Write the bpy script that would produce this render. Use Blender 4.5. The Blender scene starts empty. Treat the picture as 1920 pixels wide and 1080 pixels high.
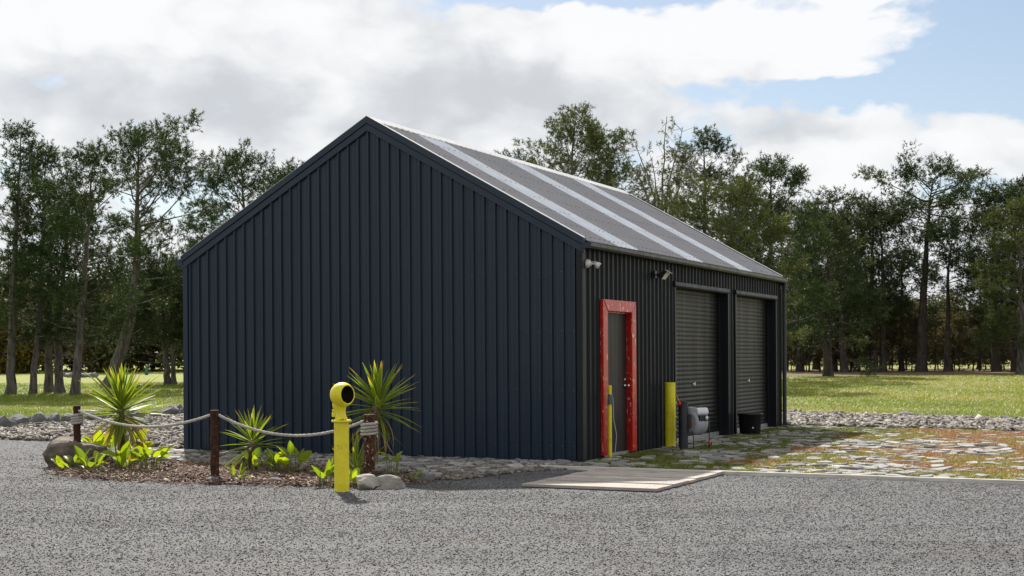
import bpy, bmesh, math, random
import numpy as np
from mathutils import Vector, Matrix, Euler

R = math.radians
rng = np.random.default_rng(7)
random.seed(7)
scn = bpy.context.scene
COL = scn.collection

# ------------------------------------------------------------------ camera
CAM_H = 1.6
FPX = 2603.33                    # focal length in pixels of the 1920 px wide photograph
ROLL = -0.00598
YH = 670.41
cam = bpy.data.cameras.new('camera')
cam.sensor_width = 36.0
cam.lens = FPX / 1920 * 36.0
cam.shift_y = (YH - 540) / 1920
cam.clip_end = 6000
cam_o = bpy.data.objects.new('camera', cam)
COL.objects.link(cam_o)
cam_o.location = (0, 0, CAM_H)
cam_o.rotation_euler = (Euler((R(90), 0, 0)).to_matrix() @ Matrix.Rotation(ROLL, 3, 'Z')).to_euler()
scn.camera = cam_o

# ------------------------------------------------------------------ view
scn.view_settings.view_transform = 'Standard'
scn.view_settings.look = 'None'
scn.view_settings.exposure = 1.0
scn.view_settings.gamma = 1.0
scn.cycles.max_bounces = 6
scn.cycles.diffuse_bounces = 3
scn.cycles.glossy_bounces = 2
scn.cycles.transmission_bounces = 3

# ------------------------------------------------------------------ sun and sky
SUN_TO = Vector((-0.26, 1.07, 1.0)).normalized()
SUN_EL = math.asin(SUN_TO.z)
SUN_AZ = math.atan2(SUN_TO.x, SUN_TO.y)      # clockwise from +Y
sun = bpy.data.lights.new('sun', 'SUN')
sun.energy = 4.0
sun.angle = R(1.2)
sun.color = (1.0, 0.95, 0.88)
sun_o = bpy.data.objects.new('sun', sun)
COL.objects.link(sun_o)
sun_o.rotation_euler = (-SUN_TO).to_track_quat('-Z', 'Y').to_euler()
sun_o.location = SUN_TO * 60

world = bpy.data.worlds.new('World')
scn.world = world
world.use_nodes = True
world.cycles.sampling_method = 'MANUAL'
world.cycles.sample_map_resolution = 512


class NT:
    """small helper to write node trees as expressions"""
    def __init__(s, tree):
        s.t = tree
        s.n = tree.nodes
        s.l = tree.links

    def node(s, typ, ins=None, **kw):
        n = s.n.new(typ)
        for k, v in kw.items():
            setattr(n, k, v)
        if ins:
            for k, v in ins.items():
                s.set(n.inputs[k], v)
        return n

    def set(s, sock, v):
        if isinstance(v, bpy.types.NodeSocket):
            s.l.new(v, sock)
        elif isinstance(v, bpy.types.Node):
            s.l.new(v.outputs[0], sock)
        else:
            if sock.type == 'RGBA' and not hasattr(v, '__len__'):
                v = (v, v, v, 1)
            elif sock.type == 'RGBA' and len(v) == 3:
                v = (*v, 1)
            sock.default_value = v

    def math(s, op, a, b=0.0, c=0.0, clamp=False):
        n = s.n.new('ShaderNodeMath')
        n.operation = op
        n.use_clamp = clamp
        s.set(n.inputs[0], a)
        s.set(n.inputs[1], b)
        if op in ('MULTIPLY_ADD', 'SMOOTH_MIN', 'SMOOTH_MAX'):
            s.set(n.inputs[2], c)
        return n.outputs[0]

    def vmath(s, op, a, b=(0, 0, 0), scale=1.0):
        n = s.n.new('ShaderNodeVectorMath')
        n.operation = op
        s.set(n.inputs[0], a)
        s.set(n.inputs[1], b)
        s.set(n.inputs[3], scale)
        return n.outputs['Value' if op in ('LENGTH', 'DOT_PRODUCT', 'DISTANCE') else 'Vector']

    def mix(s, fac, a, b, blend='MIX'):
        n = s.n.new('ShaderNodeMix')
        n.data_type = 'RGBA'
        n.blend_type = blend
        s.set(n.inputs[0], fac)
        s.set(n.inputs[6], a)
        s.set(n.inputs[7], b)
        return n.outputs[2]

    def smooth(s, x, lo, hi, a=0.0, b=1.0):
        n = s.n.new('ShaderNodeMapRange')
        n.interpolation_type = 'SMOOTHSTEP'
        s.set(n.inputs[0], x)
        for i, v in enumerate((lo, hi, a, b)):
            s.set(n.inputs[i + 1], v)
        return n.outputs[0]

    def noise(s, vec, scale, detail=4.0, rough=0.55, dist=0.0, out=0):
        n = s.n.new('ShaderNodeTexNoise')
        if vec is not None:
            s.set(n.inputs['Vector'], vec)
        n.inputs['Scale'].default_value = scale
        n.inputs['Detail'].default_value = detail
        n.inputs['Roughness'].default_value = rough
        n.inputs['Distortion'].default_value = dist
        return n.outputs[out]

    def voro(s, vec, scale, feature='F1', out='Color', rand=1.0):
        n = s.n.new('ShaderNodeTexVoronoi')
        n.feature = feature
        s.set(n.inputs['Vector'], vec)
        n.inputs['Scale'].default_value = scale
        n.inputs['Randomness'].default_value = rand
        return n.outputs[out]

    def ramp(s, fac, stops, interp='LINEAR'):
        n = s.n.new('ShaderNodeValToRGB')
        n.color_ramp.interpolation = interp
        e = n.color_ramp.elements
        while len(e) < len(stops):
            e.new(0.5)
        for i, (p, c) in enumerate(stops):
            e[i].position = p
            e[i].color = (*c, 1) if hasattr(c, '__len__') else (c, c, c, 1)
        s.set(n.inputs[0], fac)
        return n.outputs[0]

    def sep(s, vec):
        n = s.n.new('ShaderNodeSeparateXYZ')
        s.set(n.inputs[0], vec)
        return n.outputs

    def comb(s, x, y, z=0.0):
        n = s.n.new('ShaderNodeCombineXYZ')
        s.set(n.inputs[0], x)
        s.set(n.inputs[1], y)
        s.set(n.inputs[2], z)
        return n.outputs[0]

    def bump(s, h, strength=0.5, dist=0.02, normal=None):
        n = s.n.new('ShaderNodeBump')
        n.inputs['Strength'].default_value = strength
        n.inputs['Distance'].default_value = dist
        s.set(n.inputs['Height'], h)
        if normal is not None:
            s.set(n.inputs['Normal'], normal)
        return n.outputs[0]


def pix_dir(x, y):
    """azimuth and elevation (radians) of a direction, from photograph pixels"""
    a, b = x - 960, y - YH
    c, s_ = math.cos(ROLL), math.sin(ROLL)
    X, Y = (c * a + s_ * b) / FPX, -(-s_ * a + c * b) / FPX
    return math.atan2(X, 1.0), math.atan2(Y, math.hypot(X, 1))


def build_world():
    w = NT(world.node_tree)
    w.n.clear()
    out = w.n.new('ShaderNodeOutputWorld')
    bg = w.n.new('ShaderNodeBackground')
    bg.inputs[1].default_value = 0.052
    w.l.new(bg.outputs[0], out.inputs[0])
    sky = w.n.new('ShaderNodeTexSky')
    sky.sky_type = 'NISHITA'
    sky.sun_disc = False
    sky.sun_elevation = SUN_EL
    sky.sun_rotation = SUN_AZ
    sky.air_density = 1.0
    sky.dust_density = 0.6
    sky.ozone_density = 1.2
    d = w.n.new('ShaderNodeTexCoord').outputs['Generated']
    x, y, z = w.sep(d)[:3]
    az = w.math('ARCTAN2', x, y)
    el = w.math('ARCSINE', z)
    # cloud layer coordinates: flattened towards the horizon as a real deck is
    p0 = w.comb(w.math('MULTIPLY', az, 5.0), w.math('MULTIPLY', el, 11.0), 3.7)
    warp = w.noise(p0, 1.3, 3, 0.6, out=1)
    wv = w.vmath('SCALE', w.vmath('SUBTRACT', warp, (0.5, 0.5, 0.5)), scale=0.9)
    p = w.vmath('ADD', p0, wv)
    big = w.noise(p, 0.75, 4, 0.58)
    pi = w.vmath('ADD', w.comb(w.math('MULTIPLY', az, 13.0), w.math('MULTIPLY', el, 17.0), 1.3), wv)
    fine = w.noise(pi, 1.5, 7, 0.62)

    warp2 = w.noise(p0, 2.4, 4, 0.62, out=1)
    jit = w.sep(w.vmath('SCALE', w.vmath('SUBTRACT', warp2, (0.5, 0.5, 0.5)), scale=1.0))

    def patch(px, py, rx, ry, wob=0.075):
        a0, e0 = pix_dir(px, py)
        dx = w.math('DIVIDE', w.math('ADD', w.math('SUBTRACT', az, a0), w.math('MULTIPLY', jit[0], wob)), rx / FPX)
        dy = w.math('DIVIDE', w.math('ADD', w.math('SUBTRACT', el, e0), w.math('MULTIPLY', jit[1], wob * 0.6)), ry / FPX)
        r2 = w.math('ADD', w.math('MULTIPLY', dx, dx), w.math('MULTIPLY', dy, dy))
        return w.math('EXPONENT', w.math('MULTIPLY', r2, -0.7))

    cov = w.math('MULTIPLY_ADD', w.math('SUBTRACT', big, 0.5), 1.5, 1.02)
    cov = w.math('MULTIPLY_ADD', w.math('SUBTRACT', fine, 0.5), 1.35, cov)
    for (px, py, rx, ry, k) in ((1885, 70, 100, 100, 1.3), (1740, 155, 150, 30, 1.0), (1470, 170, 110, 16, 0.9),
                                (1330, 255, 60, 22, 0.85), (1560, 20, 200, 16, 0.6), (990, 4, 130, 26, 1.25), (1290, 2, 120, 14, 0.8),
                                (350, 378, 70, 30, 0.75), (1850, 350, 60, 18, 0.5), (1630, 170, 100, 22, 0.8),
                                (920, 296, 70, 14, 0.5), (2150, 60, 200, 130, 0.8)):
        cov = w.math('SUBTRACT', cov, w.math('MULTIPLY', patch(px, py, rx, ry), k))
    for (px, py, rx, ry, k) in ((1500, 95, 260, 45, 0.45), (1700, 270, 300, 60, 0.45), (600, 120, 600, 140, 0.35)):
        cov = w.math('ADD', cov, w.math('MULTIPLY', patch(px, py, rx, ry), k))
    vn = w.n.new('ShaderNodeTexVoronoi')
    vn.inputs['Scale'].default_value = 1.6
    vn.inputs['Detail'].default_value = 1.0
    w.set(vn.inputs['Vector'], w.vmath('ADD', pi, w.vmath('SCALE', warp2, scale=0.5)))
    puff = w.math('SUBTRACT', 0.42, vn.outputs['Distance'])
    cov = w.math('MULTIPLY_ADD', puff, 0.75, cov)
    mask = w.smooth(cov, 0.18, 0.72)
    # shade of the cloud undersides
    grey = w.math('MULTIPLY_ADD', w.math('SUBTRACT', w.noise(pi, 0.42, 6, 0.56, 0.2), 0.5), 1.9, 0.03)
    for (px, py, rx, ry, k) in ((110, 180, 150, 60, 0.62), (450, 190, 130, 46, 0.70), (880, 160, 150, 50, 0.45),
                                (1010, 190, 200, 45, 0.15), (1480, 245, 150, 22, 0.35), (600, 250, 150, 25, 0.3),
                                (1750, 300, 200, 22, 0.3), (490, 80, 90, 25, 0.3), (830, 60, 100, 30, 0.2)):
        grey = w.math('ADD', grey, w.math('MULTIPLY', patch(px, py, rx, ry, 0.05), k))
    for (px, py, rx, ry, k) in ((1150, 60, 260, 60, 0.5), (1620, 60, 240, 50, 0.5), (350, 60, 300, 60, 0.3), (1400, 300, 400, 40, 0.25)):
        grey = w.math('SUBTRACT', grey, w.math('MULTIPLY', patch(px, py, rx, ry), k))
    grey = w.math('MULTIPLY_ADD', w.math('SUBTRACT', fine, 0.5), 0.7, grey)
    grey = w.math('MULTIPLY_ADD', puff, -0.55, grey)
    g = w.smooth(grey, -0.1, 1.0)
    ccol = w.mix(g, (9.4, 9.45, 9.5), (6.1, 6.3, 6.6))
    thin = w.math('MULTIPLY', mask, 0.96)
    blue = w.mix(0.14, w.mix(1.0, sky.outputs[0], (1.0, 1.0, 1.0), 'MULTIPLY'), (7.5, 7.8, 8.2))
    w.set(bg.inputs[0], w.mix(thin, blue, ccol))


build_world()

# ------------------------------------------------------------------ the building frame
CX, CY, TH = 1.0471, 20.998, 0.45030
W_, L_ = 7.471, 11.4375
Z_GUT, Z_RIDGE = 3.3366, 5.5403
DU = np.array([math.sin(TH), math.cos(TH)])
DV = np.array([-math.cos(TH), math.sin(TH)])
ROTZ = math.pi / 2 - TH


def UV(u, v, z=0.0):
    p = np.array([CX, CY]) + u * DU + v * DV
    return (float(p[0]), float(p[1]), z)


def to_uv(x, y):
    dx, dy = x - CX, y - CY
    return dx * DU[0] + dy * DU[1], dx * DV[0] + dy * DV[1]


def terrain(x, y):
    """height of the ground: level round the shed, rising gently to the wood"""
    return 0.4 * np.clip((y - 45.0) / 55.0, 0, 1.6)


def ground_at(px, py):
    """point on the ground seen at a pixel of the photograph"""
    a, b = px - 960, py - YH
    c, s_ = math.cos(ROLL), math.sin(ROLL)
    dx, dz = (c * a + s_ * b) / FPX, -(-s_ * a + c * b) / FPX
    t = -CAM_H / dz
    for _ in range(60):
        t = 0.5 * t + 0.5 * (float(terrain(0, t)) - CAM_H) / dz
    return dx * t, t, float(terrain(0, t))


# ------------------------------------------------------------------ object helpers
def new_obj(name, data, parent=None, loc=None, rot=None, scale=None):
    o = bpy.data.objects.new(name, data)
    COL.objects.link(o)
    if parent is not None:
        o.parent = parent
    if loc is not None:
        o.location = loc
    if rot is not None:
        o.rotation_euler = rot
    if scale is not None:
        o.scale = scale
    return o


def tag(o, label, cat, group=None):
    o['label'] = label
    o['category'] = cat
    if group:
        o['group'] = group
    return o


def thing(name, label, cat, loc=(0, 0, 0), rotz=0.0, group=None):
    o = new_obj(name, None, loc=loc, rot=(0, 0, rotz))
    o.empty_display_size = 0.2
    return tag(o, label, cat, group)


def kind(o, k):
    o['kind'] = k
    return o


class MB:
    """collects faces; build() links them as one mesh"""
    def __init__(s):
        s.v, s.f, s.sm = [], [], []

    def add(s, verts, faces, smooth=False):
        b = len(s.v)
        s.v += [tuple(map(float, p)) for p in verts]
        s.f += [tuple(i + b for i in f) for f in faces]
        s.sm += [smooth] * len(faces)

    def box(s, x0, x1, y0, y1, z0, z1):
        s.add([(x0, y0, z0), (x1, y0, z0), (x1, y1, z0), (x0, y1, z0), (x0, y0, z1), (x1, y0, z1), (x1, y1, z1), (x0, y1, z1)],
              [(0, 3, 2, 1), (4, 5, 6, 7), (0, 1, 5, 4), (1, 2, 6, 5), (2, 3, 7, 6), (3, 0, 4, 7)])

    def tube(s, path, rad, n=10, cap=True, smooth=True):
        path = [Vector(p) for p in path]
        if not hasattr(rad, '__len__'):
            rad = [rad] * len(path)
        vs = []
        up = None
        for i, p in enumerate(path):
            t = (path[min(i + 1, len(path) - 1)] - path[max(i - 1, 0)]).normalized()
            if up is None:
                up = Vector((1, 0, 0)) if abs(t.x) < 0.8 else Vector((0, 1, 0))
            a = (up - t * up.dot(t)).normalized()
            up = a
            b = t.cross(a)
            for k in range(n):
                th = 2 * math.pi * k / n
                vs.append(p + (a * math.cos(th) + b * math.sin(th)) * rad[i])
        fs = []
        for i in range(len(path) - 1):
            for k in range(n):
                k2 = (k + 1) % n
                fs.append((i * n + k, i * n + k2, (i + 1) * n + k2, (i + 1) * n + k))
        s.add(vs, fs, smooth)
        if cap:
            m = (len(path) - 1) * n
            s.add(vs[:n], [tuple(range(n - 1, -1, -1))])
            s.add(vs[m:], [tuple(range(n))])

    def lathe(s, prof, n=24, origin=(0, 0, 0), axis=(0, 0, 1), smooth=True):
        """prof: list of (radius, height along axis)"""
        ax = Vector(axis).normalized()
        a = Vector((1, 0, 0)) if abs(ax.x) < 0.8 else Vector((0, 1, 0))
        a = (a - ax * a.dot(ax)).normalized()
        b = ax.cross(a)
        o = Vector(origin)
        vs = []
        for r, h in prof:
            for k in range(n):
                th = 2 * math.pi * k / n
                vs.append(o + ax * h + (a * math.cos(th) + b * math.sin(th)) * r)
        fs = [(i * n + k, i * n + (k + 1) % n, (i + 1) * n + (k + 1) % n, (i + 1) * n + k)
              for i in range(len(prof) - 1) for k in range(n)]
        s.add(vs, fs, smooth)

    def prism(s, poly, x0, x1, axis=0):
        """polygon (list of 2D points) extruded along an axis"""
        def put(a, b, c):
            return [(c, a, b), (a, c, b), (a, b, c)][axis]
        n = len(poly)
        vs = [put(a, b, x0) for a, b in poly] + [put(a, b, x1) for a, b in poly]
        fs = [(i, (i + 1) % n, n + (i + 1) % n, n + i) for i in range(n)]
        s.add(vs, fs + [tuple(range(n - 1, -1, -1)), tuple(range(n, 2 * n))])

    def data(s, name, mat):
        me = bpy.data.meshes.new(name)
        me.from_pydata(s.v, [], s.f)
        me.polygons.foreach_set('use_smooth', s.sm)
        me.materials.append(mat)
        bm = bmesh.new()
        bm.from_mesh(me)
        bmesh.ops.recalc_face_normals(bm, faces=bm.faces)
        bm.to_mesh(me)
        bm.free()
        me.update()
        return me

    def build(s, name, mat, parent=None, bevel=0.0, segs=2, **kw):
        o = new_obj(name, s.data(name, mat), parent, **kw)
        if bevel:
            m = o.modifiers.new('bevel', 'BEVEL')
            m.width = bevel
            m.segments = segs
            m.limit_method = 'ANGLE'
            m.angle_limit = R(40)
        return o


def np_mesh(name, V, F, mat, attrs=None, smooth=False):
    """fast mesh from arrays; F is an (n, k) array of equal-sided faces"""
    me = bpy.data.meshes.new(name)
    V = np.ascontiguousarray(V, dtype=np.float32)
    F = np.ascontiguousarray(F, dtype=np.int32)
    n, k = F.shape
    me.vertices.add(len(V))
    me.vertices.foreach_set('co', V.ravel())
    me.loops.add(n * k)
    me.loops.foreach_set('vertex_index', F.ravel())
    me.polygons.add(n)
    me.polygons.foreach_set('loop_start', np.arange(0, n * k, k, dtype=np.int32))
    me.polygons.foreach_set('loop_total', np.full(n, k, dtype=np.int32))
    if smooth:
        me.polygons.foreach_set('use_smooth', np.ones(n, dtype=bool))
    for an, vals in (attrs or {}).items():
        a = me.attributes.new(an, 'FLOAT', 'POINT')
        a.data.foreach_set('value', np.ascontiguousarray(vals, dtype=np.float32))
    me.materials.append(mat)
    me.update(calc_edges=True)
    me.validate()
    return me


def rot_dirs(D, roll):
    """rotation matrices that carry +X to the directions D, turned by roll about it"""
    D = D / np.linalg.norm(D, axis=1, keepdims=True)
    ref = np.where(np.abs(D[:, 2:3]) < 0.95, np.array([[0, 0, 1.0]]), np.array([[1.0, 0, 0]]))
    Y = np.cross(ref, D)
    Y /= np.linalg.norm(Y, axis=1, keepdims=True)
    Z = np.cross(D, Y)
    c, s_ = np.cos(roll)[:, None], np.sin(roll)[:, None]
    Y2, Z2 = Y * c + Z * s_, Z * c - Y * s_
    return np.stack([D, Y2, Z2], axis=2)


def rot_z(a, tilt=0.0):
    n = len(a)
    D = np.stack([np.cos(a), np.sin(a), rng.normal(0, 1, n) * tilt], 1)
    return rot_dirs(D, rng.normal(0, 1, n) * tilt)


def scatter(name, templates, P, ROT, S, mat, rnd=None):
    """many small copies of template shapes as one mesh. templates: list of (verts, faces)"""
    n = len(P)
    which = rng.integers(0, len(templates), n)
    if S.ndim == 1:
        S = np.repeat(S[:, None], 3, 1)
    if rnd is None:
        rnd = rng.random(n)
    Vs, Fs, As, base = [], [], [], 0
    for k, (tv, tf) in enumerate(templates):
        idx = np.nonzero(which == k)[0]
        if not len(idx):
            continue
        v = tv[None] * S[idx][:, None, :]
        v = np.einsum('nij,nkj->nki', ROT[idx], v) + P[idx][:, None, :]
        m = len(tv)
        Vs.append(v.reshape(-1, 3))
        Fs.append((tf[None] + (np.arange(len(idx)) * m)[:, None, None] + base).reshape(-1, tf.shape[1]))
        As.append(np.repeat(rnd[idx], m))
        base += len(idx) * m
    return np_mesh(name, np.concatenate(Vs), np.concatenate(Fs), mat, {'rnd': np.concatenate(As)})


def vnoise(x, y, seed=0):
    """cheap smooth value noise, 0..1"""
    xi, yi = np.floor(x).astype(int), np.floor(y).astype(int)
    xf, yf = x - xi, y - yi
    xf, yf = xf * xf * (3 - 2 * xf), yf * yf * (3 - 2 * yf)

    def h(a, b):
        v = np.sin(a * 127.1 + b * 311.7 + seed * 74.7) * 43758.5453
        return v - np.floor(v)
    return (h(xi, yi) * (1 - xf) + h(xi + 1, yi) * xf) * (1 - yf) + (h(xi, yi + 1) * (1 - xf) + h(xi + 1, yi + 1) * xf) * yf


def fbm(x, y, seed=0):
    return (vnoise(x, y, seed) * 0.5 + vnoise(x * 2.1, y * 2.1, seed + 1) * 0.3 + vnoise(x * 4.3, y * 4.3, seed + 2) * 0.2)


# ------------------------------------------------------------------ materials
def material(name):
    m = bpy.data.materials.new(name)
    m.use_nodes = True
    t = NT(m.node_tree)
    b = m.node_tree.nodes['Principled BSDF']
    t.b = b
    t.obj = t.n.new('ShaderNodeTexCoord').outputs['Object']
    t.pos = t.n.new('ShaderNodeNewGeometry').outputs['Position']
    t.m = m
    return t


def attr(t, name):
    n = t.n.new('ShaderNodeAttribute')
    n.attribute_name = name
    return n.outputs['Fac']


def objrand(t):
    return t.n.new('ShaderNodeObjectInfo').outputs['Random']


def finish(t, col, rough, spec=0.5, normal=None, metal=0.0, coat=0.0):
    t.set(t.b.inputs['Base Color'], col)
    t.set(t.b.inputs['Roughness'], rough)
    t.set(t.b.inputs['Specular IOR Level'], spec)
    t.set(t.b.inputs['Metallic'], metal)
    if coat:
        t.set(t.b.inputs['Coat Weight'], coat)
        t.set(t.b.inputs['Coat Roughness'], 0.15)
    if normal is not None:
        t.set(t.b.inputs['Normal'], normal)
    return t.m


def painted_steel(name, col, rough=0.42, dust=0.25, wav=0.0, streaks=True, spec=0.4):
    """factory painted sheet: faint streaks, dust towards nothing in particular, slight oil-canning"""
    t = material(name)
    sv = t.vmath('MULTIPLY', t.pos, (9, 9, 0.35))
    st = t.noise(sv, 1.0, 5, 0.6)
    cl = t.noise(t.pos, 0.9, 4, 0.6)
    c2 = tuple(min(1, c * 1.9 + 0.012) for c in col)
    f = t.math('MULTIPLY', t.smooth(t.math('ADD', t.math('MULTIPLY', st, 0.6), t.math('MULTIPLY', cl, 0.4)), 0.42, 0.75), dust)
    c = t.mix(f, col, c2)
    spk = t.smooth(t.noise(t.pos, 38, 2, 0.5), 0.735, 0.78)
    c = t.mix(t.math('MULTIPLY', spk, 0.35), c, (0.16, 0.16, 0.16))
    rg = t.smooth(st, 0.3, 0.7, rough - 0.06, rough + 0.1)
    nrm = t.bump(t.noise(t.vmath('MULTIPLY', t.pos, (2.2, 2.2, 0.8)), 1.0, 2, 0.5), 0.12, 0.02) if wav else None
    return finish(t, c, rg, spec, nrm)


def plain(name, col, rough=0.5, spec=0.5, var=0.25, scale=6.0, metal=0.0, bump=0.0, bscale=40.0):
    t = material(name)
    n = t.noise(t.pos, scale, 5, 0.6)
    dk = tuple(c * (1 - var) for c in col)
    lt = tuple(min(1, c * (1 + var)) for c in col)
    nrm = t.bump(t.noise(t.pos, bscale, 4, 0.6), bump, 0.01) if bump else None
    return finish(t, t.mix(t.smooth(n, 0.3, 0.7), dk, lt), rough, spec, nrm, metal)


M = {}
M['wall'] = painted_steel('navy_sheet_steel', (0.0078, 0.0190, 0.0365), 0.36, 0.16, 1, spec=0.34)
M['wall_side'] = painted_steel('ground_greyed_steel', (0.0080, 0.0100, 0.0135), 0.42, 0.16, 1, spec=0.24)  # grey of the reflected ground is put into the side wall colour
M['trim'] = painted_steel('navy_trim_steel', (0.0088, 0.0205, 0.039), 0.36, 0.2, spec=0.34)
M['gutter'] = painted_steel('charcoal_gutter', (0.026, 0.026, 0.024), 0.4, 0.5)
M['roller'] = painted_steel('charcoal_roller_curtain', (0.0085, 0.0092, 0.0090), 0.42, 0.25, spec=0.22)
M['roof'] = painted_steel('sky_sheen_roof_steel', (0.235, 0.232, 0.248), 0.34, 0.20)  # base lightened to stand in for grazing sky reflection
M['ridge'] = painted_steel('glare_pale_steel', (0.48, 0.48, 0.49), 0.4, 0.3)  # lightened colour carries the sun glare on ridge cap and barge tops
M['sky_sheet'] = plain('translucent_roof_sheet', (0.60, 0.63, 0.69), 0.35, 0.5, 0.10, 2.5)
M['screw'] = plain('dark_screw', (0.03, 0.03, 0.03), 0.6)
M['doorleaf'] = painted_steel('charcoal_door_leaf', (0.015, 0.016, 0.0155), 0.45, 0.25, spec=0.25)
M['alu'] = plain('brushed_aluminium', (0.42, 0.42, 0.41), 0.38, 0.5, 0.12, 20, metal=0.6)
M['chrome'] = plain('bright_metal', (0.6, 0.6, 0.6), 0.25, 0.5, 0.05, 20, metal=0.9)
M['concrete'] = plain('concrete', (0.28, 0.27, 0.25), 0.9, 0.3, 0.2, 8, bump=0.3)
M['black_plastic'] = plain('black_plastic', (0.010, 0.011, 0.012), 0.38, 0.4, 0.3, 9)
M['dark_grey_plastic'] = plain('dark_grey_plastic', (0.022, 0.026, 0.032), 0.45, 0.4, 0.25, 9)
M['white_plastic'] = plain('aged_white_plastic', (0.55, 0.54, 0.50), 0.45, 0.4, 0.1, 14)
M['reel_grey'] = plain('pale_grey_plastic', (0.33, 0.34, 0.37), 0.42, 0.4, 0.1, 8)
M['reel_light'] = plain('light_grey_plastic', (0.60, 0.61, 0.66), 0.38, 0.4, 0.06, 8)
M['orange'] = plain('orange_plastic', (0.62, 0.10, 0.02), 0.4, 0.4, 0.15, 12)
M['redtap'] = plain('red_plastic', (0.62, 0.035, 0.02), 0.4, 0.4, 0.15, 12)
M['greenhose'] = plain('green_black_hose', (0.008, 0.035, 0.028), 0.4, 0.4, 0.2, 12)
M['brass'] = plain('brass', (0.35, 0.22, 0.08), 0.35, 0.5, 0.2, 15, metal=0.8)
M['glass_led'] = plain('pale_lamp_glass', (0.62, 0.60, 0.48), 0.2, 0.5, 0.05, 15)
M['dark_inside'] = plain('dark_cavity', (0.020, 0.013, 0.009), 0.8, 0.2, 0.5, 25)  # near-black brown for the hollow of the cowl
M['grey_sleeve'] = plain('grey_sleeve', (0.13, 0.135, 0.14), 0.7, 0.3, 0.2, 30)
M['cable'] = plain('grey_cable', (0.33, 0.33, 0.33), 0.5, 0.4, 0.1, 30)
M['teal'] = plain('teal_plastic', (0.02, 0.15, 0.11), 0.5, 0.4, 0.2, 6)


def yellow_paint():
    t = material('yellow_gloss_paint')
    n = t.noise(t.pos, 7, 5, 0.6)
    c = t.mix(t.smooth(n, 0.3, 0.75), (0.66, 0.56, 0.012), (0.76, 0.68, 0.025))
    # grime and chips
    sp = t.smooth(t.noise(t.pos, 26, 5, 0.68), 0.62, 0.68)
    c = t.mix(t.math('MULTIPLY', sp, 0.6), c, (0.24, 0.14, 0.03))
    st = t.smooth(t.noise(t.vmath('MULTIPLY', t.pos, (40, 40, 2.5)), 1.0, 4, 0.6), 0.56, 0.75)
    c = t.mix(t.math('MULTIPLY', st, 0.25), c, (0.42, 0.33, 0.03))
    return finish(t, c, t.smooth(n, 0.3, 0.7, 0.32, 0.5), 0.45, t.bump(t.noise(t.pos, 60, 3, 0.5), 0.12, 0.004))


M['yellow'] = yellow_paint()


def red_timber():
    t = material('chipped_red_paint')
    n = t.noise(t.pos, 9, 5, 0.65)
    c = t.mix(t.smooth(n, 0.3, 0.72), (0.36, 0.007, 0.007), (0.56, 0.016, 0.011))
    g = t.noise(t.vmath('MULTIPLY', t.obj, (22, 22, 3.0)), 1.0, 6, 0.7, 1.2)
    c = t.mix(t.math('MULTIPLY', t.smooth(g, 0.58, 0.68), 0.35), c, (0.50, 0.12, 0.05))
    chips = t.noise(t.vmath('MULTIPLY', t.obj, (8, 8, 3.0)), 1.0, 4, 0.5, 2.6)
    c = t.mix(t.smooth(chips, 0.628, 0.643), c, (0.62, 0.52, 0.45))
    ln = t.noise(t.vmath('MULTIPLY', t.obj, (30, 30, 6)), 1.0, 3, 0.5, 3.0)
    c = t.mix(t.math('MULTIPLY', t.smooth(ln, 0.645, 0.67), 0.7), c, (0.62, 0.30, 0.10))
    return finish(t, c, 0.28, 0.5, t.bump(g, 0.2, 0.005))


M['red'] = red_timber()


def rust(name, dark, mid, pale, pal_amt, vert=1.0):
    t = material(name)
    v = t.vmath('MULTIPLY', t.pos, (1, 1, vert))
    n = t.noise(v, 16, 6, 0.65)
    c = t.mix(t.smooth(n, 0.35, 0.65), dark, mid)
    fl = t.noise(v, 26, 4, 0.6, 1.0)
    c = t.mix(t.smooth(fl, 0.70 - pal_amt, 0.74 - pal_amt), c, pale)
    return finish(t, c, 0.85, 0.25, t.bump(t.math('ADD', n, fl), 0.6, 0.012))


M['rust_a'] = rust('dark_rust', (0.022, 0.010, 0.007), (0.055, 0.020, 0.012), (0.09, 0.035, 0.02), 0.05)
M['rust_b'] = rust('flaking_rust', (0.020, 0.010, 0.008), (0.065, 0.024, 0.013), (0.20, 0.085, 0.05), 0.10)
M['rust_c'] = rust('peeling_rust', (0.020, 0.011, 0.008), (0.085, 0.032, 0.018), (0.42, 0.30, 0.21), 0.11, 0.6)


def rope_mat():
    t = material('weathered_rope')
    n = t.noise(t.pos, 40, 4, 0.6)
    c = t.mix(t.smooth(n, 0.3, 0.7), (0.30, 0.285, 0.25), (0.52, 0.50, 0.46))
    c = t.mix(t.math('MULTIPLY', t.smooth(t.noise(t.pos, 5, 3, 0.5), 0.45, 0.7), 0.4), c, (0.20, 0.19, 0.16))
    return finish(t, c, 0.9, 0.2, t.bump(t.noise(t.pos, 220, 2, 0.5), 0.5, 0.004))


M['rope'] = rope_mat()


def timber_mat(name, a, b, rnd=True):
    t = material(name)
    v = t.vmath('MULTIPLY', t.obj, (30, 1.6, 30))
    g = t.noise(v, 1.0, 6, 0.65, 0.8)
    c = t.mix(t.smooth(g, 0.3, 0.7), a, b)
    if rnd:
        r = objrand(t)
        c = t.mix(t.math('MULTIPLY', r, 0.7), c, tuple(x * 0.50 for x in b))
    c = t.mix(t.math('MULTIPLY', t.smooth(t.noise(t.pos, 3.5, 5, 0.6), 0.5, 0.75), 0.5), c, tuple(x * 0.5 for x in a))
    return finish(t, c, 0.8, 0.25, t.bump(g, 0.4, 0.008))


M['plank'] = timber_mat('weathered_deck_timber', (0.30, 0.255, 0.22), (0.54, 0.485, 0.43))
M['edging'] = timber_mat('pale_edging_timber', (0.42, 0.39, 0.34), (0.66, 0.63, 0.57), False)


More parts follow.
